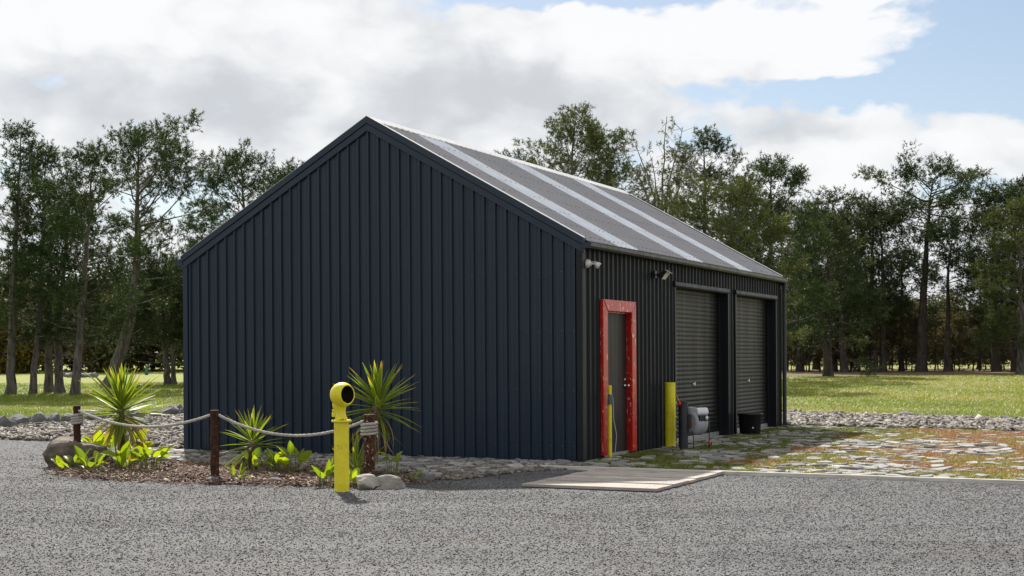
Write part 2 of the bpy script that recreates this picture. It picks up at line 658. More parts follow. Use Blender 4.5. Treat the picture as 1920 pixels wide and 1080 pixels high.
def gravel_mat():
    t = material('grey_road_gravel')
    p = t.pos
    w = t.vmath('ADD', p, t.vmath('SCALE', t.noise(p, 30, 2, 0.5, out=1), scale=0.015))
    c1 = t.sep(t.voro(w, 72))[0]
    c2 = t.sep(t.voro(w, 130))[1]
    v = t.math('ADD', t.math('MULTIPLY', c1, 0.65), t.math('MULTIPLY', c2, 0.35))
    col = t.ramp(v, [(0.05, (0.033, 0.034, 0.037)), (0.35, (0.080, 0.081, 0.085)), (0.6, (0.132, 0.133, 0.136)), (0.82, (0.195, 0.195, 0.195)), (1.0, (0.42, 0.415, 0.40))])
    big = t.noise(p, 0.35, 5, 0.6)
    col = t.mix(t.smooth(big, 0.3, 0.7, 0.0, 0.35), col, t.mix(0.5, col, (0.22, 0.215, 0.215)))
    tint = t.smooth(t.noise(t.vmath('MULTIPLY', p, (0.8, 1.6, 1)), 0.8, 5, 0.65), 0.56, 0.74)
    col = t.mix(t.math('MULTIPLY', tint, 0.42), col, t.mix(1.0, col, (1.12, 0.92, 0.78), 'MULTIPLY'))
    moss = t.smooth(t.noise(p, 1.9, 6, 0.7), 0.66, 0.74)
    col = t.mix(t.math('MULTIPLY', moss, 0.4), col, (0.20, 0.19, 0.075))
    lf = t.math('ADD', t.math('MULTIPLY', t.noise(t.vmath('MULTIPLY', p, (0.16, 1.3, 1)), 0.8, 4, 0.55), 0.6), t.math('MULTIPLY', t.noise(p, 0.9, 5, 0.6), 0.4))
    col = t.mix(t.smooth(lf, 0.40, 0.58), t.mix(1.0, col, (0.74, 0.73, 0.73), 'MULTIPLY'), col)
    h = t.math('ADD', t.math('MULTIPLY', t.voro(w, 72, out='Distance'), -1.0), t.math('MULTIPLY', c1, 0.8))
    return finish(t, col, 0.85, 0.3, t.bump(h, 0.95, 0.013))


M['gravel'] = gravel_mat()


def stone_attr_mat(name, stops, rough=0.85, scale=40, var=0.35, bump=0.4, moss=False):
    """loose pieces, each with its own colour"""
    t = material(name)
    c = t.ramp(attr(t, 'rnd'), stops)
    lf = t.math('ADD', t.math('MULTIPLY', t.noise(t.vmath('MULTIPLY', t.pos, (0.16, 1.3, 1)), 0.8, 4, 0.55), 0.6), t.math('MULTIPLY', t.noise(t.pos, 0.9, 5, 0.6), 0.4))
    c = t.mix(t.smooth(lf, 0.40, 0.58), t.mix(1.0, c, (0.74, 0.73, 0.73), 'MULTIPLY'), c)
    if moss:
        tint = t.smooth(t.noise(t.vmath('MULTIPLY', t.pos, (0.8, 1.6, 1)), 0.8, 5, 0.65), 0.50, 0.68)
        c = t.mix(t.math('MULTIPLY', tint, 0.8), c, t.mix(1.0, c, (1.12, 0.92, 0.80), 'MULTIPLY'))
        mo = t.smooth(t.noise(t.pos, 1.9, 6, 0.7), 0.64, 0.73)
        c = t.mix(t.math('MULTIPLY', mo, 0.5), c, (0.19, 0.175, 0.075))
    n = t.noise(t.pos, scale, 4, 0.65)
    c = t.mix(t.math('MULTIPLY', t.smooth(n, 0.35, 0.7), var), c, t.mix(1.0, c, (0.5, 0.5, 0.5), 'MULTIPLY'))
    return finish(t, c, rough, 0.3, t.bump(n, bump, 0.01))


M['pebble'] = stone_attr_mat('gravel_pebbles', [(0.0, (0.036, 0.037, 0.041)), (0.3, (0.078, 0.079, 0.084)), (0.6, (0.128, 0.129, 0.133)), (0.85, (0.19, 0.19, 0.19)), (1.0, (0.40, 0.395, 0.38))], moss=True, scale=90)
M['rubble'] = stone_attr_mat('crushed_rock', [(0.0, (0.08, 0.07, 0.06)), (0.3, (0.17, 0.15, 0.128)), (0.6, (0.25, 0.225, 0.195)), (0.85, (0.33, 0.30, 0.26)), (1.0, (0.45, 0.42, 0.375))], scale=25)
M['chips'] = stone_attr_mat('bark_chips', [(0.0, (0.06, 0.036, 0.026)), (0.4, (0.15, 0.092, 0.062)), (0.75, (0.25, 0.17, 0.12)), (1.0, (0.44, 0.35, 0.27))], scale=60, bump=0.3)


def soil_mat(name, a, b, c3, scale=3.0):
    t = material(name)
    n = t.noise(t.pos, scale, 6, 0.65)
    c = t.mix(t.smooth(n, 0.3, 0.7), a, b)
    v = t.sep(t.voro(t.pos, 26))[0]
    c = t.mix(t.math('MULTIPLY', t.smooth(v, 0.5, 1.0), 0.55), c, c3)
    return finish(t, c, 0.95, 0.2, t.bump(t.math('ADD', n, v), 0.8, 0.02))


M['rubble_bed'] = soil_mat('rubble_bed', (0.13, 0.115, 0.10), (0.24, 0.22, 0.19), (0.34, 0.31, 0.28))
M['mulch'] = soil_mat('mulch_soil', (0.050, 0.031, 0.022), (0.105, 0.066, 0.045), (0.20, 0.14, 0.10))


def paving_bed():
    t = material('paving_joints')
    p = t.pos
    n = t.noise(p, 2.2, 6, 0.65)
    c = t.mix(t.smooth(n, 0.35, 0.65), (0.105, 0.095, 0.075), (0.17, 0.15, 0.115))
    g = t.smooth(t.noise(p, 1.3, 5, 0.6), 0.42, 0.58)
    c = t.mix(t.math('MULTIPLY', g, 0.8), c, (0.12, 0.135, 0.028))
    return finish(t, c, 0.95, 0.2, t.bump(t.noise(p, 30, 5, 0.7), 0.8, 0.02))


M['paving_bed'] = paving_bed()


def flag_mat():
    t = material('flagstone')
    r = objrand(t)
    ra = attr(t, 'rnd')
    rr = t.math('FRACT', t.math('ADD', r, ra))
    c = t.ramp(rr, [(0.0, (0.155, 0.150, 0.145)), (0.4, (0.235, 0.230, 0.222)), (0.75, (0.30, 0.293, 0.282)), (1.0, (0.39, 0.375, 0.355))])
    n = t.noise(t.pos, 7, 6, 0.65)
    c = t.mix(t.math('MULTIPLY', t.smooth(n, 0.4, 0.72), 0.5), c, (0.15, 0.14, 0.13))
    lich = t.smooth(t.noise(t.pos, 11, 5, 0.7), 0.60, 0.70)
    c = t.mix(t.math('MULTIPLY', lich, 0.35), c, (0.30, 0.24, 0.11))
    return finish(t, c, 0.8, 0.3, t.bump(t.noise(t.pos, 18, 6, 0.7), 0.5, 0.015))


M['flag'] = flag_mat()


def rock_mat(name, a, b, lich=0.3):
    t = material(name)
    n = t.noise(t.pos, 3.5, 7, 0.68)
    c = t.mix(t.smooth(n, 0.35, 0.68), a, b)
    r = objrand(t)
    c = t.mix(t.math('MULTIPLY', r, 0.4), c, tuple(x * 0.6 for x in a))
    lc = t.smooth(t.noise(t.pos, 12, 6, 0.7), 0.58, 0.70)
    c = t.mix(t.math('MULTIPLY', lc, lich), c, (0.34, 0.31, 0.25))
    return finish(t, c, 0.85, 0.3, t.bump(t.noise(t.pos, 14, 7, 0.7), 0.6, 0.03))


M['boulder'] = rock_mat('brown_boulder', (0.085, 0.066, 0.050), (0.22, 0.18, 0.14), 0.4)
M['rock_grey'] = rock_mat('grey_rock', (0.11, 0.11, 0.115), (0.24, 0.235, 0.23), 0.25)
M['rock_pale'] = rock_mat('pale_rock', (0.25, 0.235, 0.21), (0.45, 0.43, 0.39), 0.2)


def lawn_mat():
    t = material('rough_lawn')
    p = t.pos
    x, y, z = t.sep(p)[:3]
    n1 = t.noise(t.vmath('MULTIPLY', p, (1, 0.7, 1)), 0.30, 6, 0.62)
    n2 = t.noise(p, 1.6, 6, 0.7)
    c = t.mix(t.smooth(n2, 0.3, 0.7), (0.165, 0.210, 0.032), (0.255, 0.285, 0.055))
    # dry straw patches, more of them on the right-hand lawn
    dry = t.smooth(t.math('ADD', n1, t.math('MULTIPLY', t.smooth(x, -12, 12), 0.10)), 0.47, 0.66)
    c = t.mix(t.math('MULTIPLY', dry, 0.66), c, (0.27, 0.215, 0.085))
    # needle litter under the right-hand trees, and a bare earth track on the left
    wob = t.math('MULTIPLY', t.math('SUBTRACT', t.noise(p, 0.22, 4, 0.6), 0.5), 16)
    yy = t.math('ADD', y, wob)
    lit = t.math('MULTIPLY', t.smooth(yy, 82, 90), t.smooth(yy, 116, 108))
    lit = t.math('MULTIPLY', lit, t.smooth(x, 4, 10))
    tr = t.math('MULTIPLY', t.smooth(yy, 66, 69), t.smooth(yy, 75, 72))
    tr = t.math('MULTIPLY', tr, t.math('MULTIPLY', t.smooth(x, -24, -19), t.smooth(n2, 0.35, 0.6)))
    tr = t.math('MULTIPLY', tr, t.smooth(x, 2, -4))
    c = t.mix(t.math('MULTIPLY', lit, 0.85), c, (0.135, 0.085, 0.055))
    c = t.mix(t.math('MULTIPLY', tr, 0.8), c, (0.20, 0.145, 0.10))
    return finish(t, c, 0.9, 0.2, t.bump(t.noise(p, 9, 7, 0.75), 1.0, 0.08))


M['lawn'] = lawn_mat()


def leafy(name, colfn, trans=0.45, rough=0.45, spec=0.35, tcol=(1.2, 1.2, 0.55)):
    """leaf: reflects in part and lets light through in part"""
    t = material(name)
    c = colfn(t)
    t.set(t.b.inputs['Base Color'], c)
    t.set(t.b.inputs['Roughness'], rough)
    t.set(t.b.inputs['Specular IOR Level'], spec)
    tr = t.n.new('ShaderNodeBsdfTranslucent')
    t.set(tr.inputs[0], t.mix(1.0, c, tcol, 'MULTIPLY'))
    mx = t.n.new('ShaderNodeMixShader')
    mx.inputs[0].default_value = trans
    t.l.new(t.b.outputs[0], mx.inputs[1])
    t.l.new(tr.outputs[0], mx.inputs[2])
    t.l.new(mx.outputs[0], t.n['Material Output'].inputs[0])
    return t.m


def ramp_attr(stops):
    return lambda t: t.ramp(attr(t, 'rnd'), stops)


M['needle'] = leafy('pine_needles', ramp_attr([(0.0, (0.019, 0.038, 0.014)), (0.5, (0.043, 0.070, 0.022)), (0.85, (0.082, 0.108, 0.032)), (1.0, (0.14, 0.15, 0.048))]), 0.22, 0.6, 0.15)
M['needle_dull'] = leafy('dull_pine_needles', ramp_attr([(0.0, (0.022, 0.038, 0.016)), (0.5, (0.047, 0.066, 0.026)), (0.85, (0.078, 0.092, 0.035)), (1.0, (0.125, 0.105, 0.06))]), 0.22, 0.6, 0.15)
M['needle_light'] = leafy('light_green_needles', ramp_attr([(0.0, (0.040, 0.058, 0.021)), (0.5, (0.078, 0.098, 0.033)), (1.0, (0.140, 0.142, 0.055))]), 0.25, 0.6, 0.15)
M['dryleaf'] = leafy('brownish_scrub_leaves', ramp_attr([(0.0, (0.050, 0.045, 0.026)), (0.5, (0.100, 0.092, 0.046)), (1.0, (0.165, 0.130, 0.075))]), 0.3, 0.6, 0.2)
M['farleaf'] = leafy('distant_leaves', ramp_attr([(0.0, (0.045, 0.055, 0.026)), (0.6, (0.088, 0.100, 0.042)), (1.0, (0.15, 0.145, 0.065))]), 0.25, 0.6, 0.2)
M['wattle'] = leafy('yellow_wattle_leaves', ramp_attr([(0.0, (0.06, 0.06, 0.02)), (0.5, (0.11, 0.095, 0.02)), (1.0, (0.30, 0.22, 0.025))]), 0.3, 0.6, 0.2)
M['grass'] = leafy('lawn_blades', ramp_attr([(0.0, (0.12, 0.18, 0.026)), (0.45, (0.21, 0.255, 0.040)), (0.75, (0.31, 0.29, 0.085)), (1.0, (0.42, 0.34, 0.17))]), 0.35, 0.5, 0.3)
M['weed'] = leafy('paving_weeds', ramp_attr([(0.0, (0.090, 0.125, 0.018)), (0.5, (0.175, 0.185, 0.032)), (1.0, (0.30, 0.24, 0.06))]), 0.35, 0.5, 0.3)
M['sedum'] = leafy('red_groundcover', ramp_attr([(0.0, (0.24, 0.20, 0.05)), (0.5, (0.33, 0.19, 0.07)), (0.8, (0.36, 0.145, 0.07)), (1.0, (0.36, 0.10, 0.065))]), 0.25, 0.5, 0.3, (1.3, 1.0, 0.7))


def bark(name, a, b):
    t = material(name)
    v = t.vmath('MULTIPLY', t.pos, (7, 7, 1.6))
    n = t.noise(v, 1.0, 7, 0.7, 0.6)
    c = t.mix(t.smooth(n, 0.35, 0.65), a, b)
    return finish(t, c, 0.9, 0.2, t.bump(n, 1.0, 0.06))


M['bark'] = bark('grey_pine_bark', (0.050, 0.043, 0.038), (0.150, 0.135, 0.120))
M['bark_dark'] = bark('dark_pine_bark', (0.028, 0.023, 0.020), (0.085, 0.072, 0.062))
M['bark_pale'] = bark('pale_branch_bark', (0.10, 0.09, 0.075), (0.22, 0.20, 0.17))


def yucca_col(t):
    w, l = attr(t, 'edge'), attr(t, 'along')
    r = objrand(t)
    c = t.mix(r, (0.070, 0.130, 0.020), (0.165, 0.225, 0.026))
    c = t.mix(t.math('MULTIPLY', t.smooth(w, 0.55, 0.95), 0.7), c, (0.50, 0.47, 0.06))
    tip = t.smooth(t.math('ADD', l, t.math('MULTIPLY', r, 0.25)), 0.95, 1.15)
    c = t.mix(tip, c, (0.52, 0.32, 0.05))
    return t.mix(t.smooth(l, 0.12, 0.0), c, (0.34, 0.38, 0.16))


def yucca_old(t):
    r = objrand(t)
    l = attr(t, 'along')
    c = t.mix(r, (0.20, 0.20, 0.03), (0.42, 0.28, 0.04))
    return t.mix(t.smooth(l, 0.5, 1.0), c, (0.40, 0.17, 0.04))


def yucca_dead(t):
    return t.mix(objrand(t), (0.13, 0.085, 0.055), (0.27, 0.205, 0.145))


def broad_col(t):
    r = objrand(t)
    c = t.mix(r, (0.125, 0.200, 0.020), (0.290, 0.330, 0.026))
    vein = t.smooth(attr(t, 'edge'), 0.0, 0.12)
    return t.mix(vein, (0.26, 0.33, 0.06), c)


M['yucca'] = leafy('yucca_leaf', yucca_col, 0.48, 0.45, 0.35, (1.35, 1.45, 0.5))
M['yucca_old'] = leafy('yellowing_yucca_leaf', yucca_old, 0.4, 0.4, 0.4, (1.3, 1.2, 0.6))
M['yucca_dead'] = leafy('dead_yucca_leaf', yucca_dead, 0.2, 0.7, 0.2, (1.2, 1.1, 0.9))
M['broad'] = leafy('broad_leaf', broad_col, 0.55, 0.35, 0.4, (1.45, 1.5, 0.35))
M['stalk'] = plain('green_stalk', (0.10, 0.14, 0.03), 0.5, 0.4, 0.3, 20)
M['yucca_trunk'] = bark('yucca_trunk_bark', (0.075, 0.055, 0.040), (0.21, 0.165, 0.125))

# ------------------------------------------------------------------ ground
def sheet(name, poly, z, mat, k='structure', parent=None):
    me = bpy.data.meshes.new(name)
    me.from_pydata([(x, y, z) for x, y in poly], [], [tuple(range(len(poly)))])
    me.materials.append(mat)
    bm = bmesh.new()
    bm.from_mesh(me)
    bmesh.ops.recalc_face_normals(bm, faces=bm.faces)
    for f in bm.faces:
        if f.normal.z < 0:
            f.normal_flip()
    bmesh.ops.triangulate(bm, faces=bm.faces)
    bm.to_mesh(me)
    bm.free()
    o = new_obj(name, me, parent)
    if k:
        kind(o, k)
    return o


def wobble(poly, amp=0.12, step=0.5, seed=0):
    """subdivide an outline and roughen it"""
    out = []
    n = len(poly)
    for i in range(n):
        a, b = np.array(poly[i]), np.array(poly[(i + 1) % n])
        m = max(1, int(np.linalg.norm(b - a) / step))
        for k in range(m):
            p = a + (b - a) * k / m
            q = (fbm(np.array([p[0] * 1.1 + seed * 9]), np.array([p[1] * 1.1]), seed)[0] - 0.5) * 2 * amp
            r = (fbm(np.array([p[0] * 1.1 - 40]), np.array([p[1] * 1.1 + seed * 5]), seed + 5)[0] - 0.5) * 2 * amp
            out.append((p[0] + q, p[1] + r))
    return out


ys = np.array([-3000, -400, -60, 0, 20, 45, 52, 60, 70, 80, 90, 100, 115, 133, 200, 400, 1200, 3000.0])
xs = np.array([-3000, -600, -150, -60, -20, 0, 20, 60, 150, 600, 3000.0])
GX, GY = np.meshgrid(xs, ys)
V = np.stack([GX.ravel(), GY.ravel(), terrain(GX, GY).ravel()], 1)
nx = len(xs)
F = np.array([(j * nx + i, j * nx + i + 1, (j + 1) * nx + i + 1, (j + 1) * nx + i) for j in range(len(ys) - 1) for i in range(nx - 1)])
kind(new_obj('lawn_ground', np_mesh('lawn_ground', V, F, M['lawn'], smooth=True)), 'structure')


def uvp(pts):
    return [UV(u, v)[:2] for u, v in pts]


# gravel drive: everything in front of the edging board and round to the left
drive = uvp([(-30, -40), (-1.30, -40), (-1.30, 0.05), (-1.75, 0.3), (-2.2, 5.6), (0.6, 8.6), (1.15, 11.3), (1.4, 13.5), (2.0, 30), (-30, 60)])
sheet('gravel_drive', wobble(drive, 0.10, 0.8, 1), 0.004, M['gravel'])
# crushed rock beds behind
bed_left = uvp([(-0.2, 7.7), (0.6, 8.6), (1.15, 11.3), (1.4, 13.5), (2.0, 32), (8.5, 32), (6.2, 18.3), (7.8, 17.6), (13.6, 18.5), (16, 12), (12.2, 7.4), (0.0, 7.4)])
sheet('rubble_bed', wobble(bed_left, 0.2, 0.8, 2), 0.012, M['rubble_bed'])
bed_right = uvp([(11.40, 1.6), (17.9, 1.6), (17.1, -1.8), (15.9, -4.8), (14.4, -9), (10.0, -11), (10.6, -5.2), (11.2, -2.8), (11.55, -0.2)])
sheet('rubble_bed', wobble(bed_right, 0.15, 0.6, 3), 0.012, M['rubble_bed'])
pave_poly = uvp([(-1.24, -14), (10.2, -14), (10.6, -5.2), (11.3, -2.8), (11.6, -0.2), (11.6, 0.3), (0.3, 0.3), (0.3, 7.4), (-0.2, 7.9), (-1.6, 7.4), (-2.4, 5.6), (-2.5, 3.2), (-3.6, 1.2), (-3.2, 0.35), (-1.9, 0.15), (-1.24, 0.05)])
paving = sheet('stone_paving', pave_poly, 0.016, M['paving_bed'])
mulch_poly = [ground_at(*p)[:2] for p in ((92, 893), (190, 903), (300, 909), (420, 913), (520, 917), (600, 920), (700, 919), (770, 912), (815, 903), (770, 893), (690, 884), (600, 874), (500, 872), (400, 874), (300, 866), (240, 852), (180, 850), (130, 868))]
mc = np.mean(mulch_poly, 0)
mulch_poly = [(mc[0] + (x_ - mc[0]) * 0.97, mc[1] + (y_ - mc[1]) * 0.90) for x_, y_ in mulch_poly]
mring = wobble(mulch_poly, 0.22, 0.16, 4)
nm_ = len(mring)
mv = [(x_, y_, -0.012) for x_, y_ in mring] + [(mc[0] + (x_ - mc[0]) * 0.93, mc[1] + (y_ - mc[1]) * 0.86, 0.024) for x_, y_ in mring] + [(mc[0], mc[1], 0.05)]
mb = MB()
mb.add(mv, [(i, (i + 1) % nm_, nm_ + (i + 1) % nm_, nm_ + i) for i in range(nm_)] + [(nm_ + i, nm_ + (i + 1) % nm_, 2 * nm_) for i in range(nm_)], True)
kind(mb.build('mulch_bed', M['mulch']), 'structure')

# ------------------------------------------------------------------ shed
shed = thing('shed', 'dark navy steel shed with gabled roof and two roller doors', 'shed', UV(0, 0), ROTZ)
SLOPE = (Z_RIDGE - Z_GUT) / (W_ / 2 + 0.19)


def z_top(v):
    return Z_RIDGE - abs(v - W_ / 2) * SLOPE


PITCH = W_ / 39.0
RIB_H = 0.032


def rib_profile(a0, a1, phase=0.0, flutes=True):
    """(position, height) along a ribbed sheet between a0 and a1, ribs at phase + k*PITCH"""
    pts = []
    k = math.floor((a0 - phase) / PITCH) - 1
    while phase + k * PITCH < a1 + PITCH:
        c = phase + k * PITCH
        pts += [(c - 0.027, 0), (c - 0.014, RIB_H), (c + 0.014, RIB_H), (c + 0.027, 0)]
        if flutes:
            for q in (0.34, 0.66):
                m = c + PITCH * q
                pts += [(m - 0.009, 0), (m - 0.004, 0.0035), (m + 0.004, 0.0035), (m + 0.009, 0)]
        k += 1
    out = [(a0, np.interp(a0, [p[0] for p in pts], [p[1] for p in pts]))]
    out += [p for p in pts if a0 + 1e-4 < p[0] < a1 - 1e-4]
    out.append((a1, np.interp(a1, [p[0] for p in pts], [p[1] for p in pts])))
    return out


def wall_sheet(a0, a1, zf0, zf1, place, mat, phase, name='wall_panel'):
    """one ribbed sheet; place(a, h, z) -> local xyz"""
    prof = rib_profile(a0, a1, phase)
    b = MB()
    vs, fs = [], []
    for a, h in prof:
        vs += [place(a, h, zf0(a)), place(a, h, zf1(a))]
    for i in range(len(prof) - 1):
        fs.append((2 * i, 2 * i + 2, 2 * i + 3, 2 * i + 1))
    b.add(vs, fs)
    return b.build(name, mat, shed)


Z_BASE = 0.025
SH = PITCH * 4
for gu, sgn in ((0.0, -1), (L_, 1)):
    edges = sorted(set([0.0] + [W_ / 2 + (k - 4.5) * SH + 0.5 * PITCH for k in range(10)] + [W_]))
    edges = [e for e in edges if 0 <= e <= W_]
    for e0, e1 in zip(edges[:-1], edges[1:]):
        lift = 0.0012 * (int(e0 * 100) % 2)
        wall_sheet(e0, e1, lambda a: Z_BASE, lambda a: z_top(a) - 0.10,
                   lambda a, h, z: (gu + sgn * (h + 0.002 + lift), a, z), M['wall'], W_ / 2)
scr = []
for zr in (0.25, 1.1, 2.0, 2.9, 3.8, 4.7):
    for kk in range(-19, 20):
        vv = W_ / 2 + (kk + 0.14) * PITCH
        if 0.05 < vv < W_ - 0.05 and zr < z_top(vv) - 0.3:
            scr.append((-0.003, vv, zr + rng.normal(0, 0.006)))
for zr in (0.25, 1.1, 2.0):
    for kk in range(12):
        uu_ = 2.20 + kk * PITCH
        if uu_ < 4.15:
            scr.append((uu_, -0.003, zr))
scr = np.array(scr)
dirs = np.where(scr[:, :1] < 0, np.array([[-1.0, 0, 0]]), np.array([[0, -1.0, 0]]))
ball = np.array([(0, 1, 0), (0, 0, 1), (0, -1, 0), (0, 0, -1), (0.8, 0, 0)], float)
kind(new_obj('wall_screws', scatter('wall_screws', [(ball, np.array([(0, 1, 4), (1, 2, 4), (2, 3, 4), (3, 0, 4)]))], scr, rot_dirs(dirs, np.zeros(len(scr))), np.full(len(scr), 0.008), M['alu']), shed), 'stuff')
# left long wall (away from the camera)
for k in range(15):
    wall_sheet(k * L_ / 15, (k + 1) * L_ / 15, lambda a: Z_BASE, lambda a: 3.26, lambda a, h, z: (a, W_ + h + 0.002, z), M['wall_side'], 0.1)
# right long wall with its openings
D0, D1 = 0.86, 1.95                 # personnel door opening
A0, A1, B0, B1 = 4.25, 7.40, 7.98, 11.0     # roller door openings
Z_OPEN = 2.84


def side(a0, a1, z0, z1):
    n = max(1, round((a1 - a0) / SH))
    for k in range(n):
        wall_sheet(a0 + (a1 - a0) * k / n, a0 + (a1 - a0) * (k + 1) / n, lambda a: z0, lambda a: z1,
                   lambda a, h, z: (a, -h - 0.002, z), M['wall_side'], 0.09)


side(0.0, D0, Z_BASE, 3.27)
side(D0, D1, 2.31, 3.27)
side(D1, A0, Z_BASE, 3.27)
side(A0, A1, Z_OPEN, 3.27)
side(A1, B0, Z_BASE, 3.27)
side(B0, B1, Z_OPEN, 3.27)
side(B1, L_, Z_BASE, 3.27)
b = MB()
b.box(-0.01, L_ + 0.01, -0.01, W_ + 0.01, -0.12, 0.022)
b.build('slab', M['concrete'], shed)
# back of the wall openings
for (o0, o1, zt) in ((D0, D1, 2.31), (A0, A1, Z_OPEN), (B0, B1, Z_OPEN)):
    b = MB()
    for x0, x1 in ((o0 - 0.05, o0), (o1, o1 + 0.05)):
        b.box(x0, x1, 0.0, 0.30, 0.02, zt + 0.05)
    b.box(o0 - 0.05, o1 + 0.05, 0.0, 0.30, zt, zt + 0.05)
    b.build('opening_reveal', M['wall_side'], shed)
# folded corner and jamb flashings
for cu, cv, su, sv in ((0, 0, -1, -1), (0, W_, -1, 1), (L_, 0, 1, -1), (L_, W_, 1, 1)):
    b = MB()
    o = 0.044
    x0, x1 = sorted((cu + su * o, cu - su * 0.055))
    y0, y1 = sorted((cv + sv * o, cv + sv * (o - 0.003)))
    b.box(x0, x1, y0, y1, Z_BASE - 0.004, 3.28)
    x0, x1 = sorted((cu + su * o, cu + su * (o - 0.003)))
    y0, y1 = sorted((cv + sv * (o - 0.004), cv - sv * 0.055))
    b.box(x0, x1, y0, y1, Z_BASE - 0.004, 3.24)
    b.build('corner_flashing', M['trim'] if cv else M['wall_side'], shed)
for o0, o1 in ((A0, A1), (B0, B1)):
    for x0, x1 in ((o0 - 0.075, o0 + 0.002), (o1 - 0.002, o1 + 0.075)):
        b = MB()
        b.box(x0, x1, -0.046, -0.001, Z_BASE - 0.003, Z_OPEN + 0.03)
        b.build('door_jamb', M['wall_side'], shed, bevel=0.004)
    b = MB()
    b.prism([(-0.001, 2.845), (-0.070, 2.845), (-0.088, 2.87), (-0.075, 2.935), (-0.001, 2.955)], o0 - 0.13, o1 + 0.02)
    b.build('lintel_flashing', M['wall_side'], shed, bevel=0.004)
# barge boards on both gables
def barge_prof(s, off0, off1):
    """vertical band along a roof slope, offsets measured down from the roof line"""
    if s > 0:
        v0, v1 = W_ / 2, -0.075
    else:
        v0, v1 = W_ / 2, W_ + 0.075
    return [(v0, z_top(v0) - off0), (v1, z_top(v1) - off0), (v1, z_top(v1) - off1), (v0, z_top(v0) - off1)]


for gu, sg in ((0.0, -1), (L_, 1)):
    for s in (1, -1):
        b = MB()
        x0, x1 = sorted((gu + sg * 0.066, gu - sg * 0.035))
        b.prism(barge_prof(s, 0.0, 0.112), x0, x1)
        b.build('barge_cap', M['trim'], shed, bevel=0.004)
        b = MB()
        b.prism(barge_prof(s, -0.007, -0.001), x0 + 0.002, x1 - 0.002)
        b.build('barge_glare', M['ridge'], shed)  # added pale strip, stands in for sun glare along the barge top
        b = MB()
        x0, x1 = sorted((gu + sg * 0.050, gu + sg * 0.004))
        b.prism(barge_prof(s, 0.120, 0.235), x0, x1)
        b.build('barge_flashing', M['trim'], shed, bevel=0.003)

# corrugated roof: separate sheets, three of them translucent on the right slope
WAVE = PITCH


def roof_sheet(u0, u1, s, mat, name, lift=0.0):
    pr = rib_profile(u0, u1, 0.05)
    us, hz = np.array([q_[0] for q_ in pr]), np.array([q_[1] for q_ in pr])
    n = len(us)
    v0, v1 = (W_ / 2 - 0.02, -0.115) if s > 0 else (W_ / 2 + 0.02, W_ + 0.115)
    Vv = []
    for fr in (0.0, 0.5, 1.0):
        v = v0 + (v1 - v0) * fr
        Vv.append(np.stack([us, np.full(n, v), hz + z_top(v) - 0.046 + lift], 1))
    Vv = np.concatenate(Vv)
    Ff = np.array([(r * n + i, r * n + i + 1, (r + 1) * n + i + 1, (r + 1) * n + i) for r in range(2) for i in range(n - 1)])
    if s < 0:
        Ff = Ff[:, ::-1]
    return new_obj(name, np_mesh(name, Vv, Ff[:, ::-1], mat), shed)


cuts = [(0.03, 0.70, 0), (0.70, 1.36, 0), (1.36, 2.28, 1), (2.28, 3.08, 0), (3.08, 3.88, 0), (3.88, 4.70, 0), (4.70, 5.62, 1),
        (5.62, 6.42, 0), (6.42, 7.22, 0), (7.22, 8.04, 0), (8.04, 8.98, 1), (8.98, 9.78, 0), (9.78, 10.58, 0), (10.58, L_ - 0.03, 0)]
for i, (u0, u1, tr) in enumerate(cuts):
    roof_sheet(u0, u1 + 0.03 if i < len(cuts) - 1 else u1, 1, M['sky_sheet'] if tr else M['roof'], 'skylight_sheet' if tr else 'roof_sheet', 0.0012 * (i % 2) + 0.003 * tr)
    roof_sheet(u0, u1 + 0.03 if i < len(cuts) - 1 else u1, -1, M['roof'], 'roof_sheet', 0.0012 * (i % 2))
# ridge cap
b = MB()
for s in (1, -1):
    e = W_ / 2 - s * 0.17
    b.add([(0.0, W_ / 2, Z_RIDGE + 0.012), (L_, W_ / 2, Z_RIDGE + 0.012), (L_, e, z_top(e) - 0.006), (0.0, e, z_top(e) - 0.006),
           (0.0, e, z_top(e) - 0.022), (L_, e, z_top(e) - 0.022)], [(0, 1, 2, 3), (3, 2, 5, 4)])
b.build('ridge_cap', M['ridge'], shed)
# roofing screws in rows over the purlins
rows = []
for fr in (0.035, 0.16, 0.30, 0.44, 0.58, 0.72, 0.86, 0.965):
    for u in np.arange(0.05 + WAVE, L_ - 0.05, WAVE):
        if rng.random() < 0.93:
            v = W_ / 2 - 0.02 + (-0.115 - W_ / 2 + 0.02) * fr
            uu = u
            rows.append((uu + rng.normal(0, 0.004), v + rng.normal(0, 0.006), z_top(v) - 0.016))
hexv = np.array([(math.cos(a), math.sin(a), 0) for a in np.linspace(0, 2 * math.pi, 6, endpoint=False)] + [(0.6 * math.cos(a), 0.6 * math.sin(a), 1.0) for a in np.linspace(0, 2 * math.pi, 6, endpoint=False)])
hexf = np.array([(i, (i + 1) % 6, 6 + (i + 1) % 6, 6 + i) for i in range(6)] + [(6, 7, 8, 9), (6, 9, 10, 11)])
rows = np.array(rows)
kind(new_obj('roof_screws', scatter('roof_screws', [(hexv, hexf)], rows, rot_z(rng.random(len(rows)) * 6), np.tile([[0.013, 0.013, 0.012]], (len(rows), 1)), M['screw']), shed), 'stuff')
